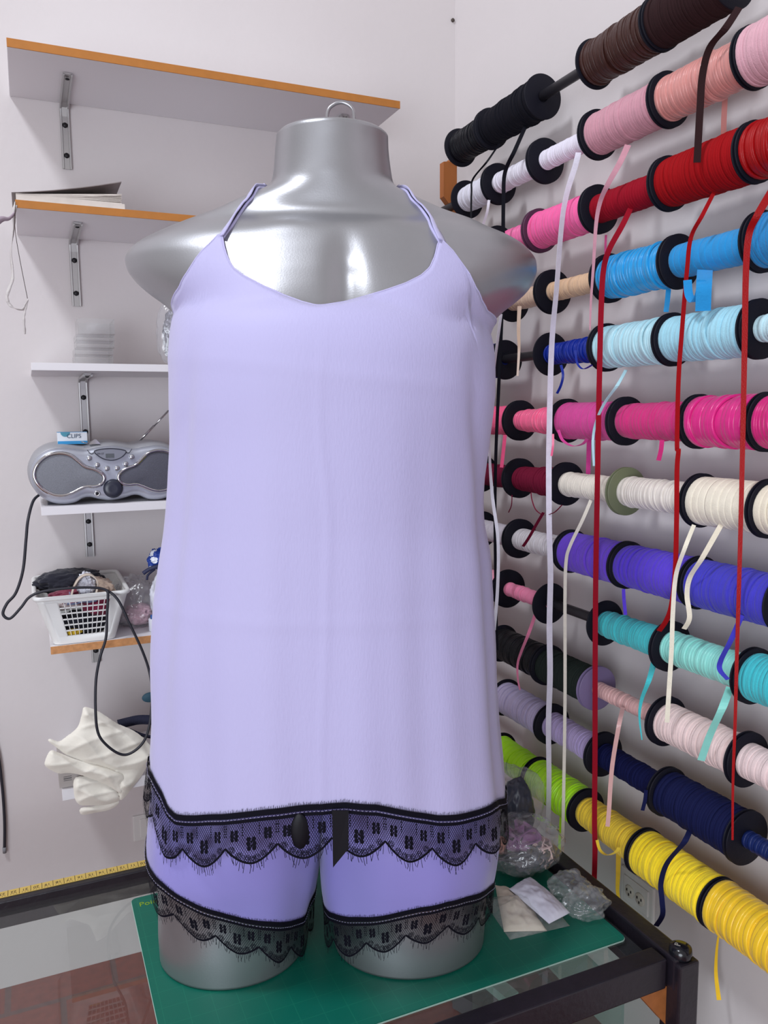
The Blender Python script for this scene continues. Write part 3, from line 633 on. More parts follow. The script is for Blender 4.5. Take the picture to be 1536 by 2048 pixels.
for k, z in enumerate(ZR):
    re_ = (1.565 if k == 0 else YEND+0.02)-0.33
    bm = bmesh.new(); lathe(bm, [(0.0078, 0), (0.0085, 0.001), (0.0085, re_-0.001), (0.0078, re_)], Matrix.Translation((WR, 0.33, z)) @ Matrix.Rotation(-pi/2, 4, 'X'), 16)
    tag(obj('spool_rod', bm, m_rod), 'black rod of the ribbon rack, %s from the top' % ordn[k] if 0 < k < 11 else ('topmost black rod of the ribbon rack' if k == 0 else 'lowest black rod of the ribbon rack'), 'rod', 'rods of the ribbon rack')
def ry(u, k):                                  # y of the rod point seen at image column u
    lo, hi = 0.2, 2.2
    for _ in range(40):
        mid = (lo+hi)/2; P = Vector((WR, mid, ZR[k]))-CAM
        x = 768+FPX*P.dot(RT)/P.dot(FW)
        if x > u: lo = mid
        else: hi = mid
    return lo
def ribbon_mat(nm, col, fin):
    if sum(col) < 250: return mat(fin+'_'+nm, tuple(int(c*0.8) for c in col), {'satin': 0.34, 'leather': 0.3}.get(fin, 0.8), bump=0.2, bscale=600, spec=0.3 if fin == 'satin' else 0.14)
    if fin == 'satin': return mat('satin_'+nm, col, 0.24, bump=0.06, bscale=500, sheen=0.15, var=0.04, vscale=90)
    if fin == 'leather': return mat('glossy_'+nm, col, 0.28, bump=0.1, bscale=400)
    return mat('grosgrain_'+nm, col, 0.88, bump=0.35, bscale=700, sheen=0.15, var=0.05, vscale=90)
def winding(bm, y0, y1, z, r0, r1, w, seed, mess=1.0, lump=0.0):
    """every turn of the ribbon is a band of its own, tilted a little, lapping over the next"""
    rnd = random.Random(seed); L_ = abs(y1-y0); n_ = max(3, int(L_/w*1.15)); SG = 32
    M = Matrix.Translation((WR, y0, z)) @ Matrix.Rotation(pi/2 if y1 < y0 else -pi/2, 4, 'X')
    rm = lambda u: r0+(r1-r0)*u+lump*sin(pi*u)
    lathe(bm, [(0.010, 0.0)]+[(rm(i/12)-0.0018, L_*i/12) for i in range(13)]+[(0.010, L_)], M, SG)
    for i in range(n_):
        u = (i+0.5)/n_; h = L_*u; r = rm(u)+rnd.uniform(-0.0004, 0.0007)*mess
        ta = rnd.uniform(0, 2*pi); tl = rnd.uniform(0.0, 0.06)*mess
        if rnd.random() < 0.10*mess: tl *= 3.0; r += 0.0010
        ww = w*rnd.uniform(0.95, 1.2)/2; rings = []
        cone = rnd.uniform(-0.0002, 0.0007)
        for (dh, dr) in ((-ww, -0.0028), (-ww, -0.0002), (-ww*0.6, 0.0002), (ww*0.6, 0.0002+cone), (ww, cone), (ww, -0.0028)):
            ring_ = []
            for k in range(SG):
                a = 2*pi*k/SG; hh = h+dh+r*tl*cos(a-ta)
                hh = min(max(hh, 0.0003), L_-0.0003)
                ring_.append(bm.verts.new(M @ Vector(((r+dr)*cos(a), (r+dr)*sin(a), hh))))
            rings.append(ring_)
        for A, B in zip(rings, rings[1:]):
            for k in range(SG): bm.faces.new((A[k], A[(k+1) % SG], B[(k+1) % SG], B[k]))
def tail(root, pts, w, m_, w1=None, side=None, xs=None, nm='ribbon_tail'):
    """pts (px, py, x): a hanging end of ribbon"""
    P = spline([atx(a, b_, c) for a, b_, c in pts], 8)
    w1 = w if w1 is None else w1
    w *= 1.2; w1 *= 1.2
    bm = bmesh.new(); strip(bm, P, lambda t: w+(w1-w)*t, side or (lambda t: Vector((0.8, -0.5, 0.12*sin(t*5))) ), 0.0005)
    return part(nm, bm, m_, root, False)
SPOOLS = {}
def spool(key, row, ua, ub, ratio, col, fin, label, ratio1=None, w=0.0052, fa='k', fb='k', mess=1.0, lump=0.0, yb=None, bare=None):
    k = row-1; y0 = ry(ua, k)-0.0012; y1 = (ry(ub, k)+0.0012) if yb is None else yb
    z = ZR[k]-0.0015
    rt = thing('ribbon_spool', label, 'ribbon spool', (WR, y0, z), 0, 'ribbon spools on the rack')
    r0 = ratio*FR; r1 = (ratio1 or ratio)*FR
    mm = ribbon_mat(key, col, fin)
    for y, f, s in ((y0, fa, -1), (y1, fb, 1)):
        bm = bmesh.new(); M = Matrix.Translation((WR, y, z)) @ Matrix.Rotation(-pi/2*s if False else (pi/2 if s < 0 else -pi/2), 4, 'X')
        lathe(bm, [(0.0096, 0), (FR-0.0008, 0), (FR, 0.0006), (FR, 0.0018), (FR-0.0008, 0.0024), (0.0096, 0.0024)], M, 48, cap=False)
        part('flange', bm, m_fl[f], rt)
    bm = bmesh.new()
    if row and r0 > 0.0125: winding(bm, y0-0.0026, y1+0.0026, z, r0, r1, w, hash_(key), mess, lump)
    else:
        winding(bm, y0-0.0026, y1+0.0026, z, max(r0, 0.0118), max(r1, 0.0118), w, hash_(key), mess, lump)
    part('ribbon_winding', bm, mm, rt)
    SPOOLS[key] = (rt, mm)
def hash_(s): return sum(ord(c)*(i+3) for i, c in enumerate(s))
S = spool
S('black_cord', 1, 920, 981, .78, (22, 22, 30), 'leather', 'glossy black ribbon spool at the far end of the topmost rod', w=0.004)
S('black_matte', 1, 982, 1087, .82, (20, 21, 32), 'matte', 'full matte black ribbon spool ending in a bare black disc on the topmost rod', ratio1=.9, w=0.0045)
S('dark_brown_satin', 1, 1188, 1321, .86, (76, 42, 36), 'satin', 'shiny dark brown ribbon spool on the topmost rod', ratio1=.90, mess=1.4)
S('dark_brown', 1, 1322, 1470, .93, (56, 32, 34), 'matte', 'matte dark brown ribbon spool at the near end of the topmost rod')
S('white_wide', 2, 933, 996, .64, (226, 224, 236), 'matte', 'white ribbon spool at the far end of the second rod', w=0.007, mess=.5)
S('white_satin', 2, 997, 1089, .47, (228, 224, 236), 'satin', 'shiny white ribbon spool in the middle of the white ones on the second rod', w=0.005)
S('white_matte', 2, 1090, 1195, .42, (226, 220, 234), 'matte', 'thinly wound white ribbon spool next to the mauve one', mess=.5)
S('mauve', 2, 1196, 1336, .82, (198, 142, 156), 'matte', 'mauve pink ribbon spool on the second rod', w=0.006, mess=.6)
S('rose_satin', 2, 1337, 1507, .78, (206, 138, 132), 'satin', 'shiny rose ribbon spool on the second rod', w=0.006, mess=1.2)
S('dusty_pink', 2, 1508, 1600, .94, (212, 162, 174), 'matte', 'dusty pink ribbon spool at the near end of the second rod', w=0.006, yb=0.66)
S('bright_pink_far', 3, 996, 1079, .55, (244, 110, 170), 'satin', 'bright pink ribbon spool half hidden behind the mannequin shoulder', fb='maroon')
S('bright_pink', 3, 1080, 1196, .78, (242, 98, 164), 'matte', 'bright pink ribbon spool with a plum end disc on the third rod', fa='maroon')
S('crimson', 3, 1197, 1337, .57, (182, 14, 42), 'matte', 'crimson ribbon spool on the third rod', w=0.006, mess=.5)
S('red', 3, 1338, 1510, .86, (188, 10, 20), 'matte', 'full matte red ribbon spool on the third rod', ratio1=.94, mess=1.0)
S('red_satin', 3, 1511, 1600, .88, (194, 8, 14), 'satin', 'shiny red ribbon spool at the near end of the third rod', yb=0.66)
S('beige_satin', 4, 1023, 1104, .46, (214, 184, 160), 'satin', 'beige ribbon spool under the mannequin shoulder on the fourth rod')
S('beige', 4, 1105, 1218, .42, (216, 180, 146), 'matte', 'thinly wound beige ribbon spool on the fourth rod')
S('blue_satin', 4, 1219, 1356, .84, (24, 150, 214), 'satin', 'shiny bright blue ribbon spool on the fourth rod', mess=1.8)
S('blue', 4, 1357, 1524, .60, (20, 140, 206), 'matte', 'matte bright blue wide ribbon spool on the fourth rod', w=0.012, mess=.6)
S('blue_near', 4, 1525, 1600, .85, (20, 128, 190), 'matte', 'blue ribbon spool at the near end of the fourth rod', yb=0.66)
S('royal_hidden', 5, 950, 1012, .86, (30, 50, 150), 'matte', 'spool seen as a bare black disc beside the lilac top on the fifth rod')
S('royal', 5, 1100, 1213, .44, (16, 50, 180), 'satin', 'thinly wound royal blue ribbon spool on the fifth rod', ratio1=.52, mess=2)
S('ice_satin', 5, 1214, 1345, .84, (176, 216, 226), 'satin', 'shiny ice blue ribbon spool on the fifth rod', mess=2.0)
S('ice', 5, 1346, 1518, .82, (160, 212, 228), 'matte', 'matte pale blue ribbon spool on the fifth rod', ratio1=.88, mess=1.4)
S('pale_aqua', 5, 1519, 1600, .42, (190, 222, 230), 'matte', 'thinly wound pale aqua ribbon spool at the near end of the fifth rod', yb=0.66)
S('neon_pink', 6, 958, 1039, .72, (252, 92, 142), 'matte', 'neon pink ribbon spool beside the lilac top on the sixth rod', mess=.5)
S('neon_pink_satin', 6, 1040, 1133, .48, (255, 104, 150), 'satin', 'shiny neon pink ribbon spool on the sixth rod', ratio1=.66)
S('magenta', 6, 1134, 1251, .80, (206, 60, 142), 'matte', 'orchid magenta ribbon spool on the sixth rod', mess=.8)
S('deep_magenta', 6, 1252, 1397, .68, (202, 34, 116), 'matte', 'deep magenta ribbon spool on the sixth rod', ratio1=.74)
S('fuchsia', 6, 1398, 1533, .90, (214, 30, 126), 'satin', 'full shiny fuchsia ribbon spool on the sixth rod', w=0.009, mess=2.2)
S('fuchsia_near', 6, 1534, 1600, .86, (202, 24, 114), 'satin', 'fuchsia ribbon spool at the near end of the sixth rod', yb=0.66)
S('maroon_far', 7, 963, 1038, .57, (132, 24, 62), 'matte', 'maroon ribbon spool beside the lilac top on the seventh rod')
S('maroon', 7, 1039, 1131, .56, (142, 24, 62), 'matte', 'maroon ribbon spool next to the cream one on the seventh rod', ratio1=.70, w=0.0045, mess=1.5)
S('ecru', 7, 1132, 1251, .54, (228, 220, 206), 'matte', 'ecru ribbon spool between the maroon and the olive ended one', fb='olive')
S('ivory_satin', 7, 1252, 1401, .60, (226, 218, 208), 'satin', 'shiny ivory ribbon spool with an olive end disc', fa='olive')
S('cream_wide', 7, 1402, 1536, .88, (234, 226, 206), 'matte', 'full wide cream ribbon spool on the seventh rod', w=0.012, mess=.6)
S('cream_near', 7, 1537, 1600, .84, (232, 222, 200), 'matte', 'cream ribbon spool at the near end of the seventh rod', w=0.01, yb=0.66)
S('grey_lilac', 8, 963, 1038, .52, (196, 188, 198), 'matte', 'grey lilac ribbon spool beside the lilac top on the eighth rod', w=0.008)
S('silver_satin', 8, 1039, 1141, .52, (206, 200, 204), 'satin', 'shiny silver grey ribbon spool on the eighth rod', w=0.0045, mess=1.6)
S('violet', 8, 1142, 1253, .88, (104, 62, 204), 'matte', 'full violet ribbon spool on the eighth rod', mess=.8)
S('indigo', 8, 1254, 1397, .84, (82, 52, 198), 'matte', 'full indigo ribbon spool on the eighth rod', ratio1=.90)
S('ultramarine', 8, 1398, 1572, .88, (56, 50, 182), 'matte', 'full ultramarine ribbon spool at the near end of the eighth rod')
S('blush_satin', 9, 930, 1015, .66, (246, 168, 190), 'satin', 'shiny blush ribbon spool just peeping out beside the lilac top')
S('candy_pink', 9, 1016, 1101, .34, (238, 134, 170), 'matte', 'thinly wound candy pink ribbon spool on the ninth rod', w=0.006)
S('turquoise', 9, 1208, 1339, .54, (64, 190, 196), 'matte', 'turquoise ribbon spool nearest the bare rod on the ninth rod', ratio1=.62)
S('mint_satin', 9, 1340, 1505, .62, (140, 216, 204), 'satin', 'shiny mint ribbon spool on the ninth rod')
S('teal', 9, 1506, 1600, .82, (58, 184, 194), 'matte', 'full turquoise ribbon spool at the near end of the ninth rod', yb=0.66)
S('black_leather', 10, 1003, 1094, .82, (34, 34, 38), 'leather', 'glossy black cord spool beside the lilac top on the tenth rod', w=0.0045)
S('bottle_green', 10, 1095, 1191, .82, (44, 56, 50), 'matte', 'dark green ribbon spool with a lavender end disc', fb='lav', w=0.0045)
S('rose_gold', 10, 1193, 1331, .33, (226, 178, 174), 'satin', 'thinly wound shiny rose gold ribbon spool on the tenth rod', fa='lav', w=0.008)
S('blush', 10, 1332, 1492, .74, (228, 202, 198), 'matte', 'pale blush ribbon spool on the tenth rod', w=0.0065)
S('blush_near', 10, 1493, 1600, .62, (228, 204, 202), 'matte', 'pale blush ribbon spool at the near end of the tenth rod', w=0.0065, yb=0.66)
S('lilac_wide', 11, 1010, 1102, .80, (190, 178, 212), 'matte', 'pale lilac ribbon spool beside the lilac top on the eleventh rod', w=0.007, mess=1.5)
S('lilac', 11, 1103, 1205, .62, (180, 162, 206), 'matte', 'lilac ribbon spool next to the navy one on the eleventh rod', mess=1.4)
S('navy_thin', 11, 1206, 1333, .52, (22, 28, 84), 'matte', 'thinly wound navy ribbon spool on the eleventh rod')
S('navy', 11, 1334, 1490, .86, (22, 28, 78), 'matte', 'full navy ribbon spool on the eleventh rod', ratio1=.9)
S('navy_satin', 11, 1491, 1600, .30, (30, 48, 112), 'satin', 'very thinly wound shiny navy ribbon spool at the near end of the eleventh rod', yb=0.66)
S('lime', 12, 1000, 1075, .80, (186, 255, 24), 'matte', 'matte lime green ribbon spool at the far end of the lowest rod', w=0.007)
S('lime_satin', 12, 1076, 1170, .90, (190, 255, 30), 'satin', 'shiny lime green ribbon spool on the lowest rod', w=0.0045, mess=1.5)
S('yellow_thin', 12, 1171, 1288, .66, (250, 212, 56), 'matte', 'golden yellow ribbon spool next to the lime one', ratio1=.76)
S('yellow', 12, 1289, 1436, .92, (250, 218, 28), 'matte', 'full bright yellow ribbon spool on the lowest rod')
S('gold_satin', 12, 1437, 1585, .94, (236, 192, 40), 'satin', 'full shiny gold ribbon spool at the near end of the lowest rod', w=0.007)
XF = WR-0.044          # in front of the windings
XB = WR+0.040          # behind them, close to the wall
def T(key, pts, w, w1=None, x=None, **kw):
    rt, mm = SPOOLS[key]; x = XF if x is None else x
    tail(rt, [(p[0], p[1], p[2] if len(p) > 2 else x) for p in pts], w, mm, w1, **kw)
T('white_matte', [(1157, 305, WR-0.01), (1151, 330, WR-0.02), (1127, 420), (1113, 580), (1103, 700), (1098, 900), (1098, 1020), (1099, 1080), (1101, 1150), (1099, 1250), (1100, 1350), (1097, 1450), (1098, 1560), (1096, 1660), (1096, 1700)], .0075, .0085, side=lambda t: Vector((0.8, -0.5+0.5*sin(t*9), 0.1)))
T('mauve', [(1256, 290, WR-0.01), (1240, 325, WR-0.03), (1215, 370), (1200, 405), (1192, 450), (1187, 530), (1182, 600), (1180, 660)], .008, .002)
T('dark_brown', [(1478, 15, WR-0.02), (1452, 55, WR-0.04), (1420, 95), (1405, 150), (1400, 220), (1396, 290), (1394, 325)], .0075)
T('black_cord', [(1000, 285, WR-0.005), (975, 322, WR-0.035), (946, 358), (943, 385), (942, 440)], .003)
T('black_matte', [(1052, 250, WR-0.005), (1030, 300, WR-0.04), (1010, 345), (1007, 400), (1006, 500), (1004, 620), (998, 760), (992, 900), (990, 1020), (991, 1150), (994, 1300)], .0062, .0045)
T('crimson', [(1262, 415, WR-0.01), (1245, 450, WR-0.03), (1218, 500), (1207, 540), (1203, 600), (1200, 700), (1196, 900), (1191, 1200), (1190, 1500), (1189, 1640), (1190, 1700), (1188, 1775)], .0068)
T('red', [(1428, 385, WR-0.01), (1405, 430, WR-0.04), (1382, 475), (1374, 540), (1364, 660), (1357, 760), (1354, 890), (1357, 900), (1354, 940), (1353, 1050), (1350, 1150), (1343, 1210), (1333, 1240), (1318, 1262)], .0042, .006)
T('red_satin', [(1545, 380, WR-0.03), (1515, 430), (1498, 470), (1492, 540), (1489, 700), (1485, 900), (1480, 1100), (1474, 1300), (1470, 1450), (1466, 1560), (1465, 1680)], .0078, .0022)
T('ecru', [(1182, 1000, WR-0.01), (1165, 1040, WR-0.03), (1140, 1092), (1132, 1125), (1130, 1200), (1130, 1400), (1127, 1600), (1124, 1730)], .0045)
T('cream_wide', [(1388, 1050, WR-0.02), (1370, 1095), (1352, 1150), (1346, 1220), (1343, 1300), (1338, 1380), (1334, 1445)], .0045, .0055)
T('cream_near', [(1442, 1050, WR-0.02), (1405, 1115), (1380, 1155), (1374, 1190), (1379, 1235), (1368, 1258)], .0055)
T('maroon', [(1087, 1025), (1075, 1045), (1058, 1075), (1046, 1093)], .0045)
T('maroon', [(1062, 985), (1064, 1000), (1072, 1020), (1088, 1030), (1108, 1025), (1124, 1010)], .0016, nm='ribbon_loop')
T('maroon_far', [(1024, 990), (1023, 1010), (1017, 1025)], .0015)
T('candy_pink', [(1072, 1225, WR-0.01), (1058, 1265), (1042, 1305), (1035, 1330), (1036, 1360), (1040, 1380)], .0055, .002)
T('turquoise', [(1308, 1325, WR-0.01), (1298, 1360), (1283, 1400), (1279, 1435), (1284, 1480)], .0075, .001)
T('mint_satin', [(1460, 1375, WR-0.015), (1445, 1415), (1420, 1470), (1402, 1521)], .008)
T('rose_gold', [(1246, 1415, WR-0.02), (1238, 1450), (1226, 1520), (1221, 1570), (1218, 1620), (1215, 1653)], .0055)
T('navy', [(1382, 1655, WR-0.02), (1368, 1685), (1335, 1725), (1322, 1765), (1324, 1800), (1325, 1830), (1312, 1852)], .0062)
T('navy_thin', [(1292, 1580), (1290, 1600), (1285, 1621)], .0045)
T('yellow_thin', [(1194, 1680), (1200, 1700), (1214, 1710), (1230, 1705), (1238, 1695)], .004, nm='ribbon_loop')
T('yellow_thin', [(1237, 1705, XB-0.03), (1236, 1750, XB-0.02), (1235, 1780, XB-0.02), (1238, 1800, XB-0.02)], .007, .004)
T('gold_satin', [(1437, 1870, XB), (1433, 1905, XB), (1432, 1950, XB), (1438, 2000, XB)], .002, .0055)
T('lime_satin', [(1122, 1630, XB-0.02), (1120, 1680, XB-0.02), (1119, 1730, XB-0.02)], .004, .006)
T('royal', [(1122, 730), (1126, 750), (1122, 770), (1114, 787)], .0035)
T('royal', [(1151, 700), (1154, 725), (1166, 738), (1184, 730)], .0028, nm='ribbon_loop')
T('beige_satin', [(1039, 612), (1037, 660), (1038, 700), (1035, 752)], .006, .003)
T('magenta', [(1178, 878, XB-0.02), (1177, 920, XB-0.02), (1176, 955, XB-0.02)], .0062)
T('magenta', [(1117, 860), (1125, 880), (1145, 892), (1165, 888), (1174, 878)], .004, nm='ribbon_loop')
T('ice_satin', [(1252, 740, WR-0.01), (1235, 770), (1208, 808), (1192, 845), (1186, 880), (1188, 932)], .004, .003)
T('blue', [(1375, 560), (1378, 590), (1388, 603), (1398, 590), (1403, 560)], .009, nm='ribbon_loop')
T('blue', [(1410, 540, WR-0.02), (1408, 570), (1406, 622)], .016)
T('blue_satin', [(1337, 578, XB-0.03), (1335, 600, XB-0.03), (1332, 624, XB-0.03)], .006)
T('indigo', [(1247, 1178), (1248, 1200), (1251, 1230)], .0042)
T('ultramarine', [(1484, 1230, WR-0.03), (1462, 1280), (1442, 1320), (1440, 1340), (1456, 1359)], .0055)
T('deep_magenta', [(1324, 880), (1322, 900), (1317, 921)], .0052)
T('neon_pink', [(1010, 870), (1007, 900), (1003, 935)], .0055)
T('neon_pink_satin', [(1106, 868), (1106, 890), (1103, 912)], .003)
T('rose_satin', [(1450, 195, XB), (1448, 235, XB), (1447, 272, XB)], .006)
T('bright_pink', [(1212, 470, XB), (1211, 490, XB), (1211, 508, XB)], .003)
T('white_satin', [(978, 400), (974, 425), (966, 450)], .004)
T('white_wide', [(1002, 628, WR-0.06), (986, 760, WR-0.06), (979, 880, WR-0.06), (984, 985, WR-0.06), (996, 1080, WR-0.06), (995, 1180, WR-0.06), (988, 1260, WR-0.06)], .0045, .0055, side=lambda t: Vector((0.8, -0.4+0.8*sin(t*6), 0.1)))

# wall socket under the yellow ribbons
q_ = [atx(*p_, WALLX) for p_ in ((1247, 1735), (1247, 1812), (1313, 1838), (1313, 1768))]
rt = thing('wall_socket', 'white double wall socket plate below the yellow ribbons', 'socket', sum(q_, Vector())/4)
y0_, y1_ = (q_[2].y+q_[3].y)/2, (q_[0].y+q_[1].y)/2; z1_ = (q_[0].z+q_[3].z)/2; z0_ = (q_[1].z+q_[2].z)/2
bm = bmesh.new(); box(bm, (WALLX-0.007, y0_, z0_), (WALLX, y1_, z1_), 0.003); part('plate', bm, MATS['plate_white'], rt, False)
bm = bmesh.new(); box(bm, (WALLX-0.010, y0_+0.010, z0_+0.010), (WALLX-0.006, y1_-0.010, z1_-0.010), 0.002); part('insert', bm, MATS['plate_white'], rt, False)
for yy in (y0_+0.028, y1_-0.028):
    bm = bmesh.new(); lathe(bm, [(0.011, 0), (0.011, 0.002), (0.010, 0.003), (0.001, 0.003)], Matrix.Translation((WALLX-0.0095, yy, (z0_+z1_)/2)) @ Matrix.Rotation(-pi/2, 4, 'Y'), 24); ou = part('outlet', bm, mat('outlet_cream', (206, 200, 190), 0.5), rt)
    for dy, dz_ in ((-0.005, 0.002), (0.005, 0.002), (0, -0.005)):
        bm = bmesh.new(); box(bm, (WALLX-0.0131, yy+dy-0.0012, (z0_+z1_)/2+dz_-0.0022), (WALLX-0.0122, yy+dy+0.0012, (z0_+z1_)/2+dz_+0.0022)); bpy.context.view_layer.update(); bm.transform(rt.matrix_world.inverted()); obj('slot', bm, m_screw, ou, False)

# ================================================================== TABLE
m_blk = mat('black_painted_steel', (26, 22, 30), 0.38, bump=0.25, bscale=120, var=0.2, vscale=40)
m_glass = clear('table_glass', (243, 248, 246), 0.01, 0.02, 0.015)
zr = ZT+0.012
cr_ = atz(1340, 1893, zr)       # front right corner (outer)
xr_ = cr_.x+0.006; yf_ = (atz(1290, 1898, zr).y+atz(880, 2041, zr).y)/2-0.028
yrear = atz(150, 1752, zr).y; xl_ = -0.62
rt = thing('work_table', 'glass topped work table with a black steel frame under the mannequin', 'table', ((xr_+xl_)/2, (yf_+yrear)/2, 0))
RW = 0.028
bm = bmesh.new(); box(bm, (xl_, yf_, ZT-0.030), (xr_-RW, yf_+RW, zr), 0.002); part('front_rail', bm, m_blk, rt, False)
bm = bmesh.new(); box(bm, (xl_, yrear-RW, ZT-0.030), (xr_-RW, yrear, zr), 0.002); part('rear_rail', bm, m_blk, rt, False)
bm = bmesh.new(); box(bm, (xr_-RW+0.004, yf_-0.01, ZT-0.030), (xr_+0.004, yrear+0.005, zr+0.003), 0.003); part('right_rail', bm, m_blk, rt, False)
bm = bmesh.new(); box(bm, (xl_, yf_, ZT-0.030), (xl_+RW, yrear, zr), 0.002); part('left_rail', bm, m_blk, rt, False)
bm = bmesh.new(); box(bm, (xr_-RW-0.024, yf_+RW, ZT-0.022), (xr_-RW+0.004, yrear-RW, ZT-0.0085), 0.001); part('inner_ledge', bm, m_blk, rt, False)
bm = bmesh.new(); box(bm, (xl_+RW, yf_+RW-0.006, ZT-0.006), (xr_-RW-0.004, yrear-RW+0.006, ZT)); part('glass_top', bm, m_glass, rt, False)
PW = 0.034
for (x, y) in ((xr_+0.009, yf_-0.018), (xl_, yf_-0.022), (xr_+0.006, yrear-0.01), (xl_, yrear-0.01)):
    bm = bmesh.new(); box(bm, (x-PW+0.002, y, 0), (x+0.002, y+PW, zr-0.002), 0.003); lg = part('leg', bm, m_blk, rt, False)
    if x > 0 and y < 1:
        bm = bmesh.new(); lathe(bm, [(0.0135, -0.002), (0.015, 0.002), (0.015, 0.006), (0.014, 0.012), (0.009, 0.015), (0.001, 0.0155)], Matrix.Translation((x-PW/2+0.002, y+PW/2, zr)), 28)
        cp = part('cap', bm, mat('black_cap_plastic', (20, 20, 26), 0.18), rt)
        bm = text_bm('P', 0.011, Matrix.Translation((x-PW/2-0.002, y+PW/2+0.001, zr+0.0157)) @ Matrix.Rotation(radians(40), 4, 'Z'))
        b2 = text_bm('MODEL', 0.004, Matrix.Translation((x-PW/2+0.008, y+PW/2-0.001, zr+0.0151)) @ Matrix.Rotation(radians(80), 4, 'Z'))
        part('printed_mark', bm, mat('grey_print', (150, 146, 140), 0.5), rt, False); b2.free()
g = [Vector((xr_-RW-0.040, yf_+0.004, ZT-0.031)), Vector((xr_-RW+0.005, yf_+0.004, ZT-0.031)), Vector((xr_-RW+0.005, yf_+0.004, ZT-0.086))]
bm = bmesh.new(); prism(bm, g, Vector((0, 0.018, 0))); part('corner_gusset', bm, mat('brown_wood_block', (150, 90, 44), 0.6, var=0.2, vscale=60), rt, False)
# glass sheet and bar kept under the table
bm = bmesh.new(); box(bm, (xr_-0.058, yf_+0.05, 0.0), (xr_-0.053, yrear-0.08, ZT-0.06)); tag(obj('glass_sheet', bm, clear('green_edged_glass', (214, 232, 226), 0.02, 0.05, 0.05), smooth=False), 'upright sheet of glass standing under the table by the right leg', 'glass sheet')
rt = thing('flat_bar', 'dark grey flat bar with a white strip lying on the floor under the glass', 'bar', atz(965, 2005, 0.02))
a, b_ = atz(920, 1985, 0.02), atz(1000, 2030, 0.02)
bm = bmesh.new(); strip(bm, [a, b_], 0.05, (1, 0.3, 0), 0.035); part('bar', bm, mat('dark_grey_bar', (70, 68, 72), 0.5), rt, False)
a, b_ = atz(975, 1972, 0.03), atz(1025, 2015, 0.03)
bm = bmesh.new(); strip(bm, [a, b_], 0.03, (1, 0.3, 0), 0.05); part('white_strip', bm, m_white, rt, False)
# tape measure glued on the rear rail
m_tape = mat('yellow_tape', (208, 178, 92), 0.55, var=0.05, vscale=50)
rt = thing('measuring_tape', 'yellow measuring tape stuck along the rear rail of the glass table', 'measuring tape', (0.0, yrear-0.01, zr))
xt1_ = 0.42
bm = bmesh.new(); box(bm, (xl_+0.03, yrear-0.0165, zr+0.0002), (xt1_, yrear-0.0005, zr+0.0012)); part('tape_band', bm, m_tape, rt, False)
m_tp = mat('tape_print', (58, 44, 34), 0.6)
bm = bmesh.new()
def merge(bm, b2):
    me = bpy.data.meshes.new('t'); b2.to_mesh(me); b2.free(); bm.from_mesh(me); bpy.data.meshes.remove(me)
st = 0.0158; i = 0; x = -0.17
while x < 0.30:
    merge(bm, text_bm(str(29-i), 0.0085, Matrix.Translation((x, yrear-0.0085, zr+0.0013)) @ Matrix.Rotation(pi, 4, 'Z'), 0.0001))
    box(bm, (x+st/2-0.0003, yrear-0.0163, zr+0.0011), (x+st/2+0.0003, yrear-0.0006, zr+0.0015))
    for k in range(4): box(bm, (x-st/2+st*k/4, yrear-0.0163, zr+0.0011), (x-st/2+st*k/4+0.0003, yrear-0.0125, zr+0.0015))
    i += 1; x += st
part('tape_numbers', bm, m_tp, rt, False)
# cutting mat
Mm = bpy.data.materials.new('green_mat'); Mm.use_nodes = True; n = Mm.node_tree.nodes; L = Mm.node_tree.links; b = n['Principled BSDF']
b.inputs['Roughness'].default_value = 0.42; t = n.new('ShaderNodeTexCoord'); bk = n.new('ShaderNodeTexBrick'); L.new(t.outputs['Object'], bk.inputs[0]); bk.offset = 0
bk.inputs['Color1'].default_value = bk.inputs['Color2'].default_value = rgb(0, 102, 84); bk.inputs['Mortar'].default_value = rgb(14, 112, 90)
bk.inputs['Scale'].default_value = 1; bk.inputs['Brick Width'].default_value = 0.03; bk.inputs['Row Height'].default_value = 0.03; bk.inputs['Mortar Size'].default_value = 0.0006
L.new(bk.outputs[0], b.inputs['Base Color'])
zm = ZT+0.0035
q0 = atz(255, 1800, zm); q1 = atz(325, 2048, zm); q2 = atz(1248, 1872, zm); q3 = atz(940, 1982, zm)
mx0 = (q0.x+q1.x)/2; my1 = q0.y; mx1 = q2.x; my0 = (q2.y+q3.y)/2-0.003
rt = thing('cutting_mat', 'green cutting mat under the mannequin on the glass table', 'cutting mat', ((mx0+mx1)/2, (my0+my1)/2, ZT))
def rrect(x0, y0, x1, y1, r, z):
    out = []
    for (cx_, cy_, a0) in ((x1-r, y1-r, 0), (x0+r, y1-r, 90), (x0+r, y0+r, 180), (x1-r, y0+r, 270)):
        for k in range(7):
            a = radians(a0+90*k/6); out.append(Vector((cx_+r*cos(a), cy_+r*sin(a), z)))
    return out
bm = bmesh.new(); prism(bm, rrect(mx0, my0, mx1, my1, 0.008, ZT+0.0022), Vector((0, 0, 0.0013))); part('mat_face', bm, Mm, rt, False)
bm = bmesh.new(); prism(bm, rrect(mx0-0.0005, my0-0.0005, mx1+0.0005, my1+0.0005, 0.008, ZT+0.0004), Vector((0, 0, 0.0018))); part('pale_core', bm, mat('pale_mat_core', (176, 206, 196), 0.6), rt, False)
p = atz(300, 1805, zm)
part('lettering', text_bm('Point', 0.015, Matrix.Translation((p.x, p.y, zm+0.0002)), 0.0001), mat('mat_yellow_print', (136, 168, 30), 0.6), rt, False)

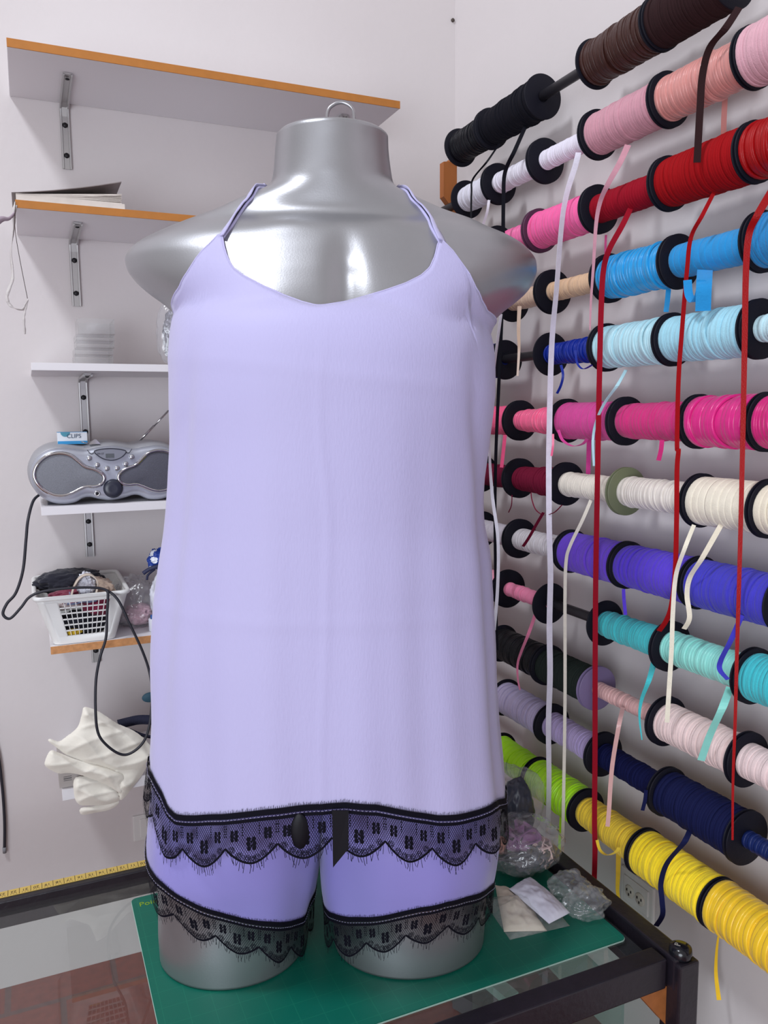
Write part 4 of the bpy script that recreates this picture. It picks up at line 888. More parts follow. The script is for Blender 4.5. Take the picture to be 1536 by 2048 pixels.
# ---- things on the mat
zt = zm+0.0004
def flatpack(bm, P, h, seed, wrinkle=0.003, nx=26):
    """a soft flat packet: P = 4 ground corners, pillow height h"""
    g = []; gb = []
    for i in range(nx+1):
        ra = []; rb = []
        for j in range(nx+1):
            u, v = i/nx, j/nx; p = (P[0]*(1-u)+P[1]*u)*(1-v)+(P[3]*(1-u)+P[2]*u)*v
            e_ = (min(u, 1-u)*min(v, 1-v)*4)**0.35
            w_ = wrinkle*(1-2*abs(noise.noise(Vector((u*5, v*3, seed)))))+wrinkle*0.5*noise.noise(Vector((u*12, v*9, seed+2)))
            ra.append(bm.verts.new(p+Vector((0, 0, max(h*e_+w_*e_, 0.0004))))); rb.append(bm.verts.new(p))
        g.append(ra); gb.append(rb)
    for i in range(nx):
        for j in range(nx):
            bm.faces.new((g[i][j], g[i+1][j], g[i+1][j+1], g[i][j+1])); bm.faces.new((gb[i][j], gb[i][j+1], gb[i+1][j+1], gb[i+1][j]))
    bmesh.ops.remove_doubles(bm, verts=bm.verts, dist=0.0003); bmesh.ops.recalc_face_normals(bm, faces=bm.faces)
m_wpk = mat('white_satin_packet', (220, 218, 232), 0.45, bump=0.1, bscale=80)
m_bag2 = clear('clear_crumpled_bag', (252, 253, 253), 0.08, 0.05, 0.09, bump=0.5, bscale=55)
q = [atz(990, 1770, zt), atz(1008, 1864, zt), atz(1094, 1862, zt), atz(1040, 1790, zt)]
bm = bmesh.new(); flatpack(bm, q, 0.014, 3.0, 0.004)
tag(obj('cream_packet', bm, mat('cream_packet', (220, 208, 190), 0.5, bump=0.2, bscale=60)), 'cream fabric packet in front of the white packet on the mat', 'packet')
q = [atz(1018, 1778, zt+0.014), atz(1098, 1848, zt+0.014), atz(1140, 1826, zt+0.014), atz(1060, 1754, zt+0.014)]
bm = bmesh.new(); flatpack(bm, q, 0.013, 7.0, 0.003)
tag(obj('white_packet', bm, m_wpk), 'folded white satin packet on top of the bags on the mat', 'packet')
rt = thing('trim_bag', 'clear bag with plum and dark lace trims beside the right thigh', 'bag', atz(1050, 1790, zt))
c0 = atz(1050, 1775, zt)
c0.z = zt
fw_ = Vector((FW.x, FW.y, 0)).normalized(); rt_ = Vector((RT.x, RT.y, 0)).normalized()
def trim(c, r, n_, w, seed):
    """a length of lace stuffed into a heap"""
    rnd = random.Random(seed); P = []
    for k in range(n_):
        while True:
            v = Vector((rnd.uniform(-1, 1), rnd.uniform(-1, 1), rnd.uniform(-1, 1)))
            if 0.45 < v.length < 1: break
        P.append(c+rt_*(v.x*r[0])+fw_*(v.y*r[1])+Vector((0, 0, v.z*r[2])))
    bm = bmesh.new(); Q = spline(P, 10)
    for q_ in Q: q_.z = max(q_.z, zt+w*0.5)
    strip(bm, Q, w, lambda t: Vector((sin(t*31), cos(t*23), sin(t*17+1))), 0.0012); return bm
part('plum_lace', trim(c0+fw_*0.058+Vector((0, 0, 0.050)), (0.034, 0.026, 0.018), 26, 0.020, 3), mat('plum_lace', (124, 74, 120), 0.6), rt)
part('dark_lace', trim(c0+fw_*0.030+rt_*0.004+Vector((0, 0, 0.028)), (0.042, 0.020, 0.016), 30, 0.018, 5), mat('dark_grey_lace', (64, 60, 70), 0.55), rt)
part('salmon_lace', trim(c0+fw_*0.055-rt_*0.034+Vector((0, 0, 0.036)), (0.012, 0.018, 0.014), 14, 0.016, 7), mat('salmon_lace', (214, 148, 128), 0.7), rt)
part('pink_lace', trim(c0+fw_*0.048+rt_*0.036+Vector((0, 0, 0.032)), (0.014, 0.022, 0.020), 16, 0.020, 9), mat('blush_lace', (216, 184, 180), 0.7), rt)
bm = bmesh.new(); blob(bm, c0+fw_*0.052+rt_*0.004+Vector((0, 0, 0.042)), (0.060, 0.050, 0.040), 25, 0.12, 2.4, folds=0.10, flatbottom=-0.0415); part('bag_film', bm, m_bag2, rt)
q = [atz(965, 1800, zt), atz(1020, 1880, zt), atz(1140, 1852, zt), atz(1080, 1790, zt)]
bm = bmesh.new(); flatpack(bm, q, 0.020, 9.0, 0.004)
tag(obj('flat_bag', bm, m_bag2), 'flat clear bag lying under the cream packet on the mat', 'bag')
for (px, py, r, sd, lb) in ((1135, 1798, 0.026, 31, 'crumpled clear plastic bag behind the other on the mat'), (1172, 1832, 0.026, 32, 'crumpled clear plastic bag nearest the right rail on the mat')):
    c_ = atz(px, py, zt); c_.z = zt+r*0.78
    bm = bmesh.new(); blob(bm, c_, (r*1.25, r, r*0.8), sd, 0.30, 1.7, folds=0.0, flatbottom=-r*0.75)
    tag(obj('plastic_bag', bm, m_bag2), lb, 'bag', 'crumpled bags on the mat')
rt = thing('standing_bag', 'tall clear bag with a black garment standing behind the right thigh', 'bag', atz(1050, 1700, zt))
c1 = atz(1045, 1735, zt); 
bm = bmesh.new(); blob(bm, c1+Vector((0, 0, 0.062))+fw_*0.06, (0.028, 0.028, 0.056), 41, 0.10, 1.6, folds=0.05, flatbottom=-0.060); part('black_garment', bm, mat('black_garment', (52, 54, 66), 0.4), rt)
bm = bmesh.new(); blob(bm, c1+Vector((0, 0, 0.062))+fw_*0.085-rt_*0.004, (0.062, 0.034, 0.072), 42, 0.14, 1.6, folds=0.0, flatbottom=-0.061); part('bag_film', bm, clear('smoky_film', (246, 244, 244), 0.12, 0.04, 0.14, bump=0.3, bscale=22), rt)
#SPLIT
# ================================================================== MANNEQUIN
ANG = radians(-20); ZB = zm+0.0004
MO = Vector((0.318, 0.986, ZB)); MXd = Vector((cos(ANG), sin(ANG), 0)); MYd = Vector((-sin(ANG), cos(ANG), 0))
def toL(P): d = P-MO; return Vector((d.dot(MXd), d.dot(MYd), d.z))
def atm(px, py, yl=0.0):
    d = ray(px, py); t = ((MO-CAM).dot(MYd)+yl)/d.dot(MYd); return toL(CAM+d*t)
CL = toL(CAM)
def interp(keys, z):
    """smooth interpolation of key rows (z descending)"""
    if z >= keys[0][0]: return keys[0][1:]
    if z <= keys[-1][0]: return keys[-1][1:]
    for i in range(len(keys)-1):
        if keys[i][0] >= z >= keys[i+1][0]:
            a, b_ = keys[i], keys[i+1]; t = (a[0]-z)/(a[0]-b_[0]+1e-9)
            p = keys[max(i-1, 0)]; q = keys[min(i+2, len(keys)-1)]; out = []
            h = a[0]-b_[0]
            for k in range(1, len(a)):
                m0 = (b_[k]-p[k])/max(p[0]-b_[0], 1e-6)*h; m1 = (q[k]-a[k])/max(a[0]-q[0], 1e-6)*h
                d_ = b_[k]-a[k]
                if m0*d_ <= 0: m0 = 0
                if m1*d_ <= 0: m1 = 0
                m0 = max(-3*abs(d_), min(3*abs(d_), m0)); m1 = max(-3*abs(d_), min(3*abs(d_), m1))
                out.append((2*t**3-3*t*t+1)*a[k]+(t**3-2*t*t+t)*m0+(-2*t**3+3*t*t)*b_[k]+(t**3-t*t)*m1)
            return out
def keyrow(y, xl, xr, bf, bb, n=2.0, yl=0.0):
    a = atm(xl, y, yl); b_ = atm(xr, y, yl); return [(a.z+b_.z)/2, (a.x+b_.x)/2, (b_.x-a.x)/2, bf, bb, n]
def radial(keys, th, z):
    """distance from the section's centre in direction th (x right, y away)"""
    cx_, a, bf, bb, n = interp(keys, z); c_, s_ = cos(th), sin(th); b_ = bf if s_ < 0 else bb
    return cx_, (abs(c_/a)**n+abs(s_/b_)**n)**(-1.0/n)
BODY = [keyrow(*k) for k in (
    (276, 553, 776, .066, .066), (305, 550, 777, .066, .066), (345, 547, 782, .067, .068), (372, 541, 788, .068, .070), (384, 528, 800, .068, .072), (396, 500, 826, .068, .073),
    (411, 462, 860, .068, .074), (427, 426, 900, .068, .076), (443, 380, 950, .069, .080), (457, 344, 978, .074, .084), (472, 312, 1012, .087, .088), (490, 278, 1042, .099, .090),
    (506, 260, 1059, .106, .092), (524, 252, 1070, .112, .094), (546, 258, 1071, .118, .096), (566, 273, 1064, .124, .098), (588, 298, 1050, .129, .100), (608, 326, 1028, .133, .102),
    (630, 350, 1000, .136, .104), (660, 362, 975, .138, .106), (720, 366, 962, .136, .106), (850, 376, 945, .125, .106), (1000, 380, 945, .125, .106), (1250, 360, 955, .130, .115), (1400, 345, 965, .120, .115), (1560, 340, 975, .085, .10))]
def body_r(th, z):
    cx_, r = radial(BODY, th, z); x = r*cos(th)+cx_; 
    if sin(th) < 0:
        k = -sin(th)
        zz = lambda py: atm(665, py, -0.12).z
        z_b = Z_BUST
        r += k*0.034*(exp(-((x-cx_-0.105)/0.062)**2)+exp(-((x-cx_+0.105)/0.062)**2))*exp(-((z-z_b)/0.062)**2)
        g = exp(-((x-XST)/0.016)**2); zt_ = Z_ST
        if z < zt_: r -= k*0.010*g*min(1, (zt_-z)/0.06)
        r += k*0.004*exp(-((z-(Z_ST+0.004-0.10*abs(x-XST)*0.4))/0.010)**2)*exp(-((abs(x-XST)-0.06)/0.035)**2)
    return cx_, r
Z_BUST = atm(665, 690, -0.13).z; Z_ST = atm(690, 452, -0.075).z; XST = atm(690, 520, -0.10).x
m_silver = mat('silver_paint', (164, 164, 168), 0.38, 0.85, bump=0.04, bscale=500, var=0.03, vscale=18)
mq = thing('mannequin', 'silver female torso mannequin without head or arms, standing on the green mat', 'mannequin', MO, ANG)
bm = bmesh.new(); SEG = 120
ztop, zbot = BODY[0][0], BODY[-1][0]
zs_ = []; z = ztop
while z > zbot: zs_.append(z); z -= 0.0035 if z > atm(665, 650).z else 0.010
rings = []
for (sh, dz_) in ((0.020, 0.0052), (0.009, 0.0045), (0.003, 0.0026)):
    rings.append([])
    for k in range(SEG):
        th = 2*pi*k/SEG; c_, r = body_r(th, ztop); rings[-1].append(bm.verts.new((c_+(r-sh)*cos(th), (r-sh)*sin(th), ztop+dz_)))
for z in zs_:
    rr = []
    for k in range(SEG):
        th = 2*pi*k/SEG; c_, r = body_r(th, z); rr.append(bm.verts.new((c_+r*cos(th), r*sin(th), z)))
    rings.append(rr)
for A, B in zip(rings, rings[1:]):
    for k in range(SEG): bm.faces.new((B[k], B[(k+1) % SEG], A[(k+1) % SEG], A[k]))
bm.faces.new(rings[0]); bm.faces.new(rings[-1][::-1])
# thighs, cut flat at the table
LEGS = {}
for nm, keys in (('left', ((1560, 330, 640), (1700, 316, 622), (1800, 318, 614), (1860, 319, 608), (1920, 327, 604))), ('right', ((1560, 645, 985), (1700, 655, 975), (1800, 664, 970), (1860, 668, 966), (1910, 676, 960)))):
    K = [keyrow(y, a, b_, .086, .080) for y, a, b_ in keys]
    K.append([0.008, K[-1][1], K[-1][2]-0.003, .084, .078, 2.0]); K.append([0.0, K[-1][1], K[-1][2]-0.010, .077, .072, 2.0]); LEGS[nm] = K
    prev = None; z = K[0][0]; zl = []
    while z > 0.008: zl.append(z); z -= 0.006
    zl += [0.008, 0.004, 0.0015, 0.0]
    for z in zl:
        rr = []
        for k in range(80):
            th = 2*pi*k/80; c_, r = radial(K, th, z); rr.append(bm.verts.new((c_+r*cos(th), r*sin(th), z)))
        if prev:
            for k in range(80): bm.faces.new((rr[k], rr[(k+1) % 80], prev[(k+1) % 80], prev[k]))
        else: bm.faces.new(rr)
        prev = rr
    bm.faces.new(prev[::-1])
obj('torso', bm, m_silver, mq)
hk = [atm(*q) for q in ((652, 246, 0.01), (655, 226, 0.01), (668, 209, 0.01), (686, 205, 0.01), (702, 214, 0.01), (708, 232, 0.01), (708, 246, 0.01))]
hk[0].z = hk[-1].z = ztop; 
bm = bmesh.new(); tube(bm, spline(hk, 8), 0.0022, 10); obj('hook', bm, mat('hook_wire', (170, 168, 172), 0.3, 0.9), mq)

# ================================================================== CAMISOLE
DR = [keyrow(*k, yl=-0.042) for k in (
    (480, 425, 900, .075, .08, 2.0), (560, 372, 938, .120, .10, 2.1), (610, 345, 968, .140, .10, 2.1), (650, 336, 981, .165, .112, 2.2), (700, 333, 992, .176, .115, 2.3), (760, 335, 994, .178, .118, 2.4), (820, 337, 990, .176, .120, 2.5), (880, 338, 983, .174, .122, 2.5),
    (960, 334, 975, .172, .126, 2.5), (1050, 326, 975, .170, .130, 2.5), (1130, 313, 987, .170, .135, 2.5), (1210, 303, 991, .170, .140, 2.5), (1300, 298, 996, .171, .145, 2.5), (1400, 299, 999, .172, .150, 2.5), (1480, 296, 1004, .172, .150, 2.5), (1560, 291, 1012, .172, .150, 2.5), (1650, 288, 1017, .170, .150, 2.5), (1760, 288, 1017, .166, .150, 2.5))]
ZD0, ZD1 = DR[0][0], DR[-1][0]
def cam_r(th, z):
    cx_, r = body_r(th, z); r += 0.0035
    c2, r2 = radial(DR, th, min(z, ZD0))
    if z > ZD0+0.002: return cx_, r
    # bring the drape to the body's centre line
    dx = c2-cx_; px_, py_ = r2*cos(th)+dx, r2*sin(th); r2 = sqrt(px_*px_+py_*py_)
    f = max(0, min(1, (Z_BUST+0.03-z)/0.5)); 
    fold = 0.0032*f*sin(th*9+1.0)*(0.35+0.65*abs(cos(th)))+0.0018*f*sin(th*23+z*5)*abs(cos(th))
    if sin(th) < 0:
        xx = px_
        fold += 0.0009*exp(-((xx+0.012)/0.004)**2)*min(1, f*4)
        for zc_, am, sl_ in ((Z_FOLD[0], 0.0006, 0.12), (Z_FOLD[1], 0.0004, 0.03)): fold += am*exp(-((z-zc_+sl_*xx)/0.008)**2)
        # gather below the right strap and drape lines at both bust sides
        fold -= 0.004*exp(-((xx-X_G-(Z_G-z)*0.05)/0.006)**2)*exp(-((z-Z_G)/0.055)**2)
        fold -= 0.0075*exp(-((xx+0.158+(Z_BUST-z)*0.10)/0.012)**2)*max(0, min(1, (Z_BUST+0.02-z)/0.1))*exp(-((Z_BUST-z)/0.5)**2)
        fold -= 0.0075*exp(-((xx-0.158-(Z_BUST-z)*0.10)/0.012)**2)*max(0, min(1, (Z_BUST+0.02-z)/0.1))*exp(-((Z_BUST-z)/0.5)**2)
    return cx_, max(r, r2+fold)
Z_FOLD = (atm(665, 745, -0.17).z, atm(665, 1250, -0.17).z); pg = atm(886, 560, -0.10); X_G, Z_G = pg.x, pg.z
def surf(fn, th, z, off=0.0): c_, r = fn(th, z); return Vector((c_+(r+off)*cos(th), (r+off)*sin(th), z))
def hit(fn, px, py, off=0.0):
    """first meeting of the camera ray with a radial surface, in mannequin space -> (theta, z)"""
    P1_ = atm(px, py, -0.30); P2_ = atm(px, py, 0.16); prev = None
    best = None
    for i in range(260):
        P = P1_.lerp(P2_, i/259); c_ = fn(0, P.z)[0]; rho = sqrt((P.x-c_)**2+P.y**2); th = atan2(P.y, P.x-c_); g = rho-fn(th, P.z)[1]-off
        if best is None or g < best[0]: best = (g, th, P.z)
        if g <= 0: return th, P.z
    return best[1], best[2]
def th_of(t): return t+2*pi if t < -pi/2 else t      # -90..270 deg, front at -90; unwrap
def table(pts):
    """(theta -> z) lookup, theta measured from the front: -pi..pi, negative = left in the picture"""
    q = sorted(((((th+pi/2+pi) % (2*pi))-pi), z) for th, z in pts); return q
def look(tb, u):
    if u <= tb[0][0] or u >= tb[-1][0]:
        a, b_ = tb[-1], (tb[0][0]+2*pi, tb[0][1]); uu = u if u >= tb[-1][0] else u+2*pi
        t = (uu-a[0])/max(b_[0]-a[0], 1e-6); t = t*t*(3-2*t); return a[1]+(b_[1]-a[1])*t
    for a, b_ in zip(tb, tb[1:]):
        if a[0] <= u <= b_[0]: return a[1]+(b_[1]-a[1])*(u-a[0])/max(b_[0]-a[0], 1e-6)
edge = [(338, 642), (345, 612), (360, 575), (380, 540), (405, 505), (428, 482), (437, 470), (448, 470), (450, 485), (455, 512), (468, 537), (490, 552), (530, 573), (570, 591), (605, 604), (632, 611), (646, 611), (690, 604), (730, 593), (770, 581), (810, 567), (840, 552), (858, 536), (868, 512), (874, 486), (880, 477), (890, 479), (905, 505), (925, 538), (945, 570), (962, 600), (973, 622)]
TOP = table([hit(cam_r, *q) for q in edge]+[(radians(20), atm(990, 665).z), (radians(160), atm(330, 670).z), (radians(90), atm(660, 690).z)])
hem = [(292, 1524), (308, 1552), (328, 1590), (342, 1622), (356, 1636), (400, 1638), (470, 1633), (540, 1625), (610, 1617), (690, 1611), (750, 1616), (810, 1628), (870, 1638), (910, 1637), (950, 1628), (985, 1612), (1008, 1596)]
HEM = table([hit(cam_r, *q) for q in hem]+[(radians(15), atm(1012, 1545, 0.05).z), (radians(165), atm(290, 1510, 0.05).z), (radians(90), atm(660, 1540, 0.1).z)])
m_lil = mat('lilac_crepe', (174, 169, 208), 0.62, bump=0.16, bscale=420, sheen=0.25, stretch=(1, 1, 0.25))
cami = thing('camisole', 'lilac camisole with black lace hem worn by the silver mannequin', 'camisole', MO, ANG)
bm = bmesh.new(); NC, NR = 260, 110; cols = []
us = [-pi+2*pi*i/NC for i in range(NC)]
for u in us:
    th = u-pi/2; zt_, zh = look(TOP, u), look(HEM, u); col = []
    for j in range(NR+1): col.append(bm.verts.new(surf(cam_r, th, zt_+(zh-zt_)*j/NR)))
    cols.append(col)
for i in range(NC):
    A, B = cols[i], cols[(i+1) % NC]
    for j in range(NR): bm.faces.new((A[j+1], B[j+1], B[j], A[j]))
o = obj('bodice', bm, m_lil, cami); solidify(o, 0.0012, 1)
# neckline facing: a narrow piping along the top edge
bm = bmesh.new(); pipe = []
for u in us: pipe.append(surf(cam_r, u-pi/2, look(TOP, u), 0.0006))
tube(bm, pipe, 0.0011, 6, closed=True); obj('top_edge', bm, m_lil, cami)
def topz(x, y):
    z = ztop
    while z > atm(665, 700).z:
        c_, r_ = body_r(atan2(y, x-BODY[0][1]), z)
        if r_ >= sqrt((x-c_)**2+y*y): return z
        z -= 0.001
    return z
# straps run over the shoulders to the back
def strap(pts, w, off):
    P = []
    for px, py in pts: th, z = hit(body_r, px, py, off); P.append(surf(body_r, th, z, off))
    return P
for pts, back in ((((442, 474), (455, 450), (470, 428), (485, 408), (498, 394)), -1), (((884, 482), (874, 458), (862, 436), (846, 414), (830, 399)), 1)):
    P = strap(pts, 0, 0.0035)
    zt_ = P[-1].z
    last = P[-1]
    for dx, dy in ((0.004, 0.014), (0.008, 0.030), (0.013, 0.048), (0.018, 0.066)):
        x_, y_ = last.x-back*dx, last.y+dy; P.append(Vector((x_, y_, topz(x_, y_)+0.004)))
    xb = P[-1].x
    for k in range(1, 6):
        th = pi/2-back*0.25*(1-k/6); zz = P[-1].z if k == 1 else zz; z_ = P[len(pts)+3].z-(P[len(pts)+3].z-atm(660, 690).z)*k/5
        P.append(surf(body_r, th, z_, 0.004))
    Q = spline(P, 8)
    def sd_(t, Q=Q):
        i_ = int(round(t*(len(Q)-1))); tt = (Q[min(i_+1, len(Q)-1)]-Q[max(i_-1, 0)]).normalized(); p_ = Q[i_]
        return tt.cross(Vector((p_.x-BODY[0][1], p_.y, 0.07)).normalized())
    bm = bmesh.new(); strip(bm, Q, lambda t: 0.016-0.003*min(1, t*4), sd_, 0.0016); obj('strap', bm, m_lil, cami)
    P2_ = [p+Vector((-back*0.006, 0.001, 0.0006)) for p in P]; P2_[0] = P[0]+Vector((-back*0.002, 0, -0.004))
    bm = bmesh.new(); tube(bm, spline(P2_, 8), 0.0018, 8); obj('strap_edge', bm, m_lil, cami)

# ------------------------------------------------------------------ lace
m_lace = mat('black_lace', (9, 8, 20), 0.8, spec=0.12)
m_thread = mat('pale_stitch', (150, 146, 176), 0.7)
def lace_bm(mp, L_, W_, scallop, seed, s0=0.0, depth=0.014):
    """flat eyelash lace drawn in (s, t) and mapped by mp(s, t) -> point"""
    rnd = random.Random(seed); bm = bmesh.new()
    def edge_t(s):
        f = ((s-s0)/scallop) % 1.0; return W_-depth*abs(2*f-1)**1.7
    def ln(pts, w, closed=False):
        """polyline in (s,t) as a flat strand"""
        vs = []; n_ = len(pts)
        for i, (s, t) in enumerate(pts):
            a = pts[i-1] if (i > 0 or closed) else pts[0]; b_ = pts[(i+1) % n_] if (i < n_-1 or closed) else pts[-1]
            dx, dy = b_[0]-a[0], b_[1]-a[1]; l = sqrt(dx*dx+dy*dy)+1e-9; ox, oy = -dy/l*w/2, dx/l*w/2
            vs.append((bm.verts.new(mp(s+ox, t+oy)), bm.verts.new(mp(s-ox, t-oy))))
        for i in range(n_ if closed else n_-1):
            A, B = vs[i], vs[(i+1) % n_]; bm.faces.new((A[0], B[0], B[1], A[1]))
    def disc(s, t, rx, ry, n_=8):
        c_ = bm.verts.new(mp(s, t)); v = [bm.verts.new(mp(s+rx*cos(2*pi*k/n_), t+ry*sin(2*pi*k/n_))) for k in range(n_)]
        for k in range(n_): bm.faces.new((c_, v[k], v[(k+1) % n_]))
    def ringo(s, t, r, w, n_=8): ln([(s+r*cos(2*pi*k/n_), t+r*sin(2*pi*k/n_)) for k in range(n_)], w, True)
    N_ = int(L_/0.003)
    # header: two solid tapes with a net between
    for t0, t1 in ((0.0, 0.0068), (0.0090, 0.0130)):
        pa = [(bm.verts.new(mp(L_*i/N_, t0)), bm.verts.new(mp(L_*i/N_, t1))) for i in range(N_+1)]
        for A, B in zip(pa, pa[1:]): bm.faces.new((A[0], B[0], B[1], A[1]))
    s = 0
    while s < L_: ln([(s, 0.0066), (s+0.0012, 0.0092)], 0.0008); s += 0.0020
    # top eyelashes
    s = 0
    while s < L_:
        ln([(s, 0.001), (s+rnd.uniform(-.0005, .0005), -rnd.uniform(0.0020, 0.0042))], 0.0005); s += rnd.uniform(0.0014, 0.0026)
    # net
    c_ = 0.0028; hgt = c_*0.87; row = 0; t = 0.0130
    while t < W_:
        s = (row % 2)*c_/2
        while s < L_:
            if t < edge_t(s):
                for ds in (-c_/2, c_/2):
                    ln([(s, t), (s+ds, min(t+hgt, edge_t(s+ds)+0.001))], 0.00056)
            s += c_
        t += hgt; row += 1
    # scallop cord and lower eyelashes
    n2 = int(L_/0.0012); pts = [(L_*i/n2, edge_t(L_*i/n2)) for i in range(n2+1)]; ln(pts, 0.0026)
    s = 0
    while s < L_:
        e_ = edge_t(s); f = ((s-s0)/scallop) % 1.0; sl = 0.5*(f-0.5); h = rnd.uniform(0.005, 0.013); bnd = rnd.uniform(-0.003, 0.003)
        if rnd.random() < 0.85: ln([(s, e_), (s+bnd*0.4+sl*0.002, e_+h*0.5), (s+bnd, e_+h)], 0.00065)
        s += rnd.uniform(0.0016, 0.0036)
    # motifs: black clusters on the upper part, rings of small open flowers along the scallop
    m_ = 0
    s = s0-scallop*math.ceil(s0/scallop)
    while s < L_+scallop:
        for ds, tt, k in ((0.5, 0.62, 1.15), (0.18, 0.44, 0.95), (0.82, 0.44, 0.95)):
            sc_ = s+ds*scallop; tc_ = W_*tt
            if 0.004 < sc_ < L_-0.004:
                for (a, b_) in ((-1, -1.3), (1, -1.3), (-1.15, 0), (1.15, 0), (-1, 1.3), (1, 1.3)): disc(sc_+a*0.0026*k, tc_+b_*0.0036*k, 0.0022*k, 0.0028*k)
                disc(sc_, tc_-0.0021*k, 0.0013*k, 0.0016*k, 6); disc(sc_, tc_+0.0021*k, 0.0013*k, 0.0016*k, 6)
        for ds in (0.12, 0.27, 0.40, 0.5, 0.60, 0.73, 0.88):
            sc_ = s+ds*scallop
            if 0.004 < sc_ < L_-0.004:
                tc_ = edge_t(sc_)-0.0052
                for q in range(6): ringo(sc_+0.0023*cos(q*pi/3), tc_+0.0023*sin(q*pi/3), 0.0011, 0.0008, 6)
                ringo(sc_, tc_, 0.0042, 0.0005, 12)
        for ds in (0.34, 0.66, 0.02, 0.98):
            sc_ = s+ds*scallop
            for q in range(5):
                tq = 0.0150+q*0.0030
                if tq < edge_t(sc_)-0.008 and 0.004 < sc_ < L_-0.004: disc(sc_, tq, 0.0009, 0.0012, 5)
        s += scallop
    return bm, edge_t
def garment_lace(fn, tb, zoff, W_, scallop, seed, parent, off, fn_out=None, s0=0.0, flare=0.0, depth=0.018, umin=-pi, umax=pi, nsamp=400):
    P = []; 
    for i in range(nsamp+1):
        u = umin+(umax-umin)*i/nsamp; z = look(tb, u)+zoff; P.append((u, z, surf(fn, u-pi/2, z, off)))
    cum = [0.0]
    for a, b_ in zip(P, P[1:]): cum.append(cum[-1]+(a[2]-b_[2]).length)
    L_ = cum[-1]
    import bisect
    def mp(s, t):
        s = min(max(s, 0), L_-1e-6); i = min(bisect.bisect_right(cum, s)-1, nsamp-1); k = (s-cum[i])/max(cum[i+1]-cum[i], 1e-9)
        u = P[i][0]+(P[i+1][0]-P[i][0])*k; z = P[i][1]+(P[i+1][1]-P[i][1])*k
        return surf(fn, u-pi/2, z-t, off+flare*max(t, 0)+0.0016*sin(s*70)*max(t, 0)/W_)
    bm, et = lace_bm(mp, L_, W_, scallop, seed, s0, depth)
    o = obj('lace_trim', bm, m_lace, parent, False); o['label'] = 'black scalloped eyelash lace'
    # pale stitching along the header
    b2 = bmesh.new(); s = 0.0
    while s < L_-0.003:
        a = mp(s, 0.0079)+Vector((0, 0, 0)); c_ = mp(s+0.0022, 0.0079); nrm = Vector((a.x, a.y, 0)).normalized()*0.0007
        tube(b2, [a+nrm, c_+nrm], 0.00035, 4); s += 0.0045
    obj('stitching', b2, m_thread, parent)
    return mp, L_
def cam_lr(th, z): return cam_r(th, max(z, ZD1+0.002))
mpc, Lc = garment_lace(cam_lr, HEM, 0.006, 0.062, 0.061, 5, cami, 0.0032, s0=0.02, flare=0.03, depth=0.021)
# satin bow ends in the middle of the hem
m_bow = mat('black_satin', (8, 8, 16), 0.45, spec=0.2)
def onc(px, py, off): th, z = hit(cam_lr, px, py, off); return surf(cam_lr, th, z, off)
q = [onc(*p_, 0.009) for p_ in ((664, 1620), (697, 1620), (697, 1696), (666, 1735))]
bm = bmesh.new(); prism(bm, [q[0], q[1], q[2], q[3]], Vector((0, 0.0012, 0))); obj('bow_tail', bm, m_bow, cami, False)
c_ = onc(600, 1662, 0.006); bm = bmesh.new(); blob(bm, c_, (0.010, 0.003, 0.021), 51, 0.03, 1.2); obj('bow_loop', bm, m_bow, cami)

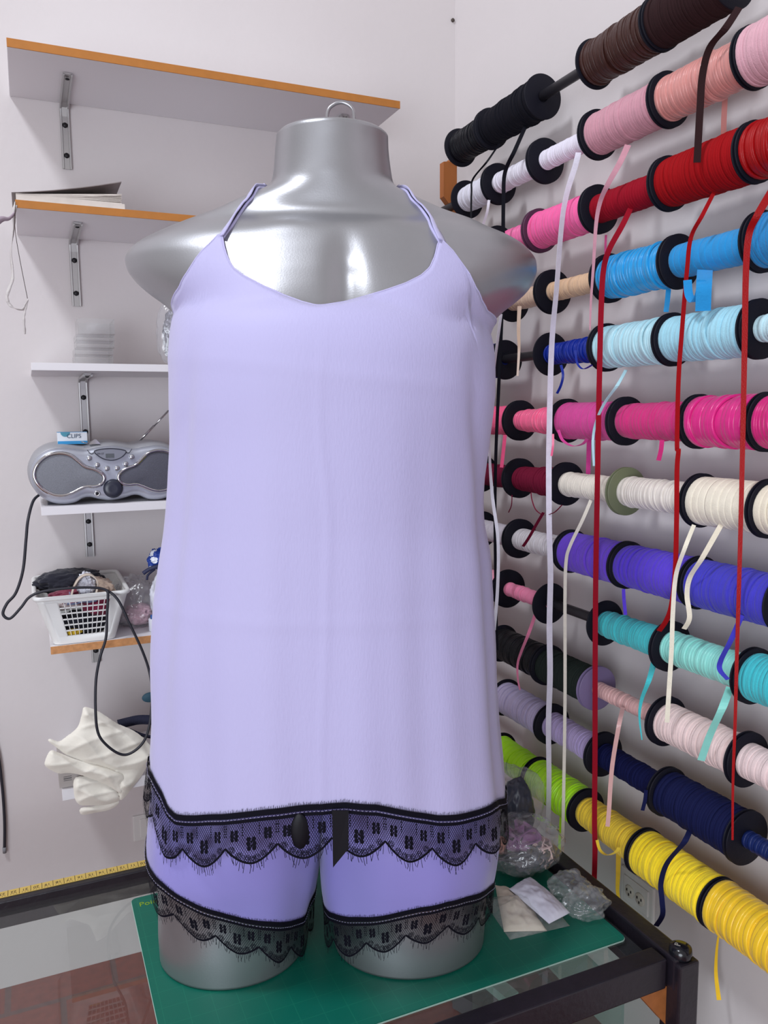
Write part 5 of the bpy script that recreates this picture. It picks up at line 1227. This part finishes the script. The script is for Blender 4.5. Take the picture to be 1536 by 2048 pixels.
# ================================================================== SHORTS
SL = [keyrow(*k, yl=-0.04) for k in ((1450, 318, 672, .128, .12, 2.2), (1560, 300, 660, .138, .12, 2.2), (1640, 291, 652, .140, .12, 2.2), (1700, 287, 645, .134, .12, 2.2), (1750, 294, 637, .124, .115, 2.2), (1800, 305, 629, .114, .108, 2.2), (1850, 316, 620, .108, .102, 2.2), (1920, 322, 614, .104, .098, 2.2))]
SR = [keyrow(*k, yl=-0.04) for k in ((1450, 620, 985, .128, .12, 2.2), (1560, 632, 996, .138, .12, 2.2), (1640, 638, 1003, .140, .12, 2.2), (1700, 640, 1001, .134, .12, 2.2), (1750, 640, 995, .124, .115, 2.2), (1800, 644, 986, .114, .108, 2.2), (1850, 652, 978, .108, .102, 2.2), (1920, 658, 972, .104, .098, 2.2))]
def mk(keys, ph):
    def fn(th, z):
        z = min(max(z, keys[-1][0]), keys[0][0]); c_, r = radial(keys, th, z); f = (keys[0][0]-z)/0.3
        return c_, r+0.003*f*sin(th*5+ph)+0.0015*f*sin(th*11+ph*2)
    return fn
fl, fr_s = mk(SL, 0.5), mk(SR, 2.0)
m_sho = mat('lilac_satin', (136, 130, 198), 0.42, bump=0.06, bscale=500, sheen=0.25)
sho = thing('shorts', 'lilac satin shorts with black lace leg hems under the camisole', 'shorts', MO, ANG)
hl = [(289, 1690), (296, 1722), (310, 1750), (330, 1772), (360, 1795), (400, 1814), (440, 1828), (490, 1841), (540, 1848), (580, 1847), (606, 1838)]
hr_ = [(652, 1818), (672, 1832), (700, 1839), (740, 1839), (790, 1830), (840, 1818), (890, 1808), (930, 1798), (965, 1787), (986, 1770)]
for fn, hp, sd, lab, zback in ((fl, hl, 61, 'left', 0.0), (fr_s, hr_, 67, 'right', 0.0)):
    hits = [hit(fn, *q) for q in hp]; zside = hits[0][1] if lab == 'left' else hits[-1][1]
    zin = hits[-1][1] if lab == 'left' else hits[0][1]
    if lab == 'left': extra = [(radians(3), zin+0.004), (radians(90), zside-0.03), (radians(165), zside+0.004)]
    else: extra = [(radians(8), zside+0.004), (radians(90), zside-0.03), (radians(177), zin+0.004)]
    tb = table(hits+extra)
    bm = bmesh.new(); NC2, NR2 = 140, 50; cols = []; z0_ = (SL if lab == 'left' else SR)[0][0]
    for i in range(NC2):
        u = -pi+2*pi*i/NC2; zh = look(tb, u); cols.append([bm.verts.new(surf(fn, u-pi/2, z0_+(zh-z0_)*j/NR2)) for j in range(NR2+1)])
    for i in range(NC2):
        A, B = cols[i], cols[(i+1) % NC2]
        for j in range(NR2): bm.faces.new((A[j+1], B[j+1], B[j], A[j]))
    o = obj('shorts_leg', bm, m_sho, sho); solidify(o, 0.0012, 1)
    lz = lambda th, z, fn=fn, K=(SL if lab == 'left' else SR): fn(th, z)
    garment_lace(lz, tb, 0.005, 0.056, 0.060, sd, sho, 0.0022, s0=0.03 if lab == 'left' else 0.012, flare=0.05)
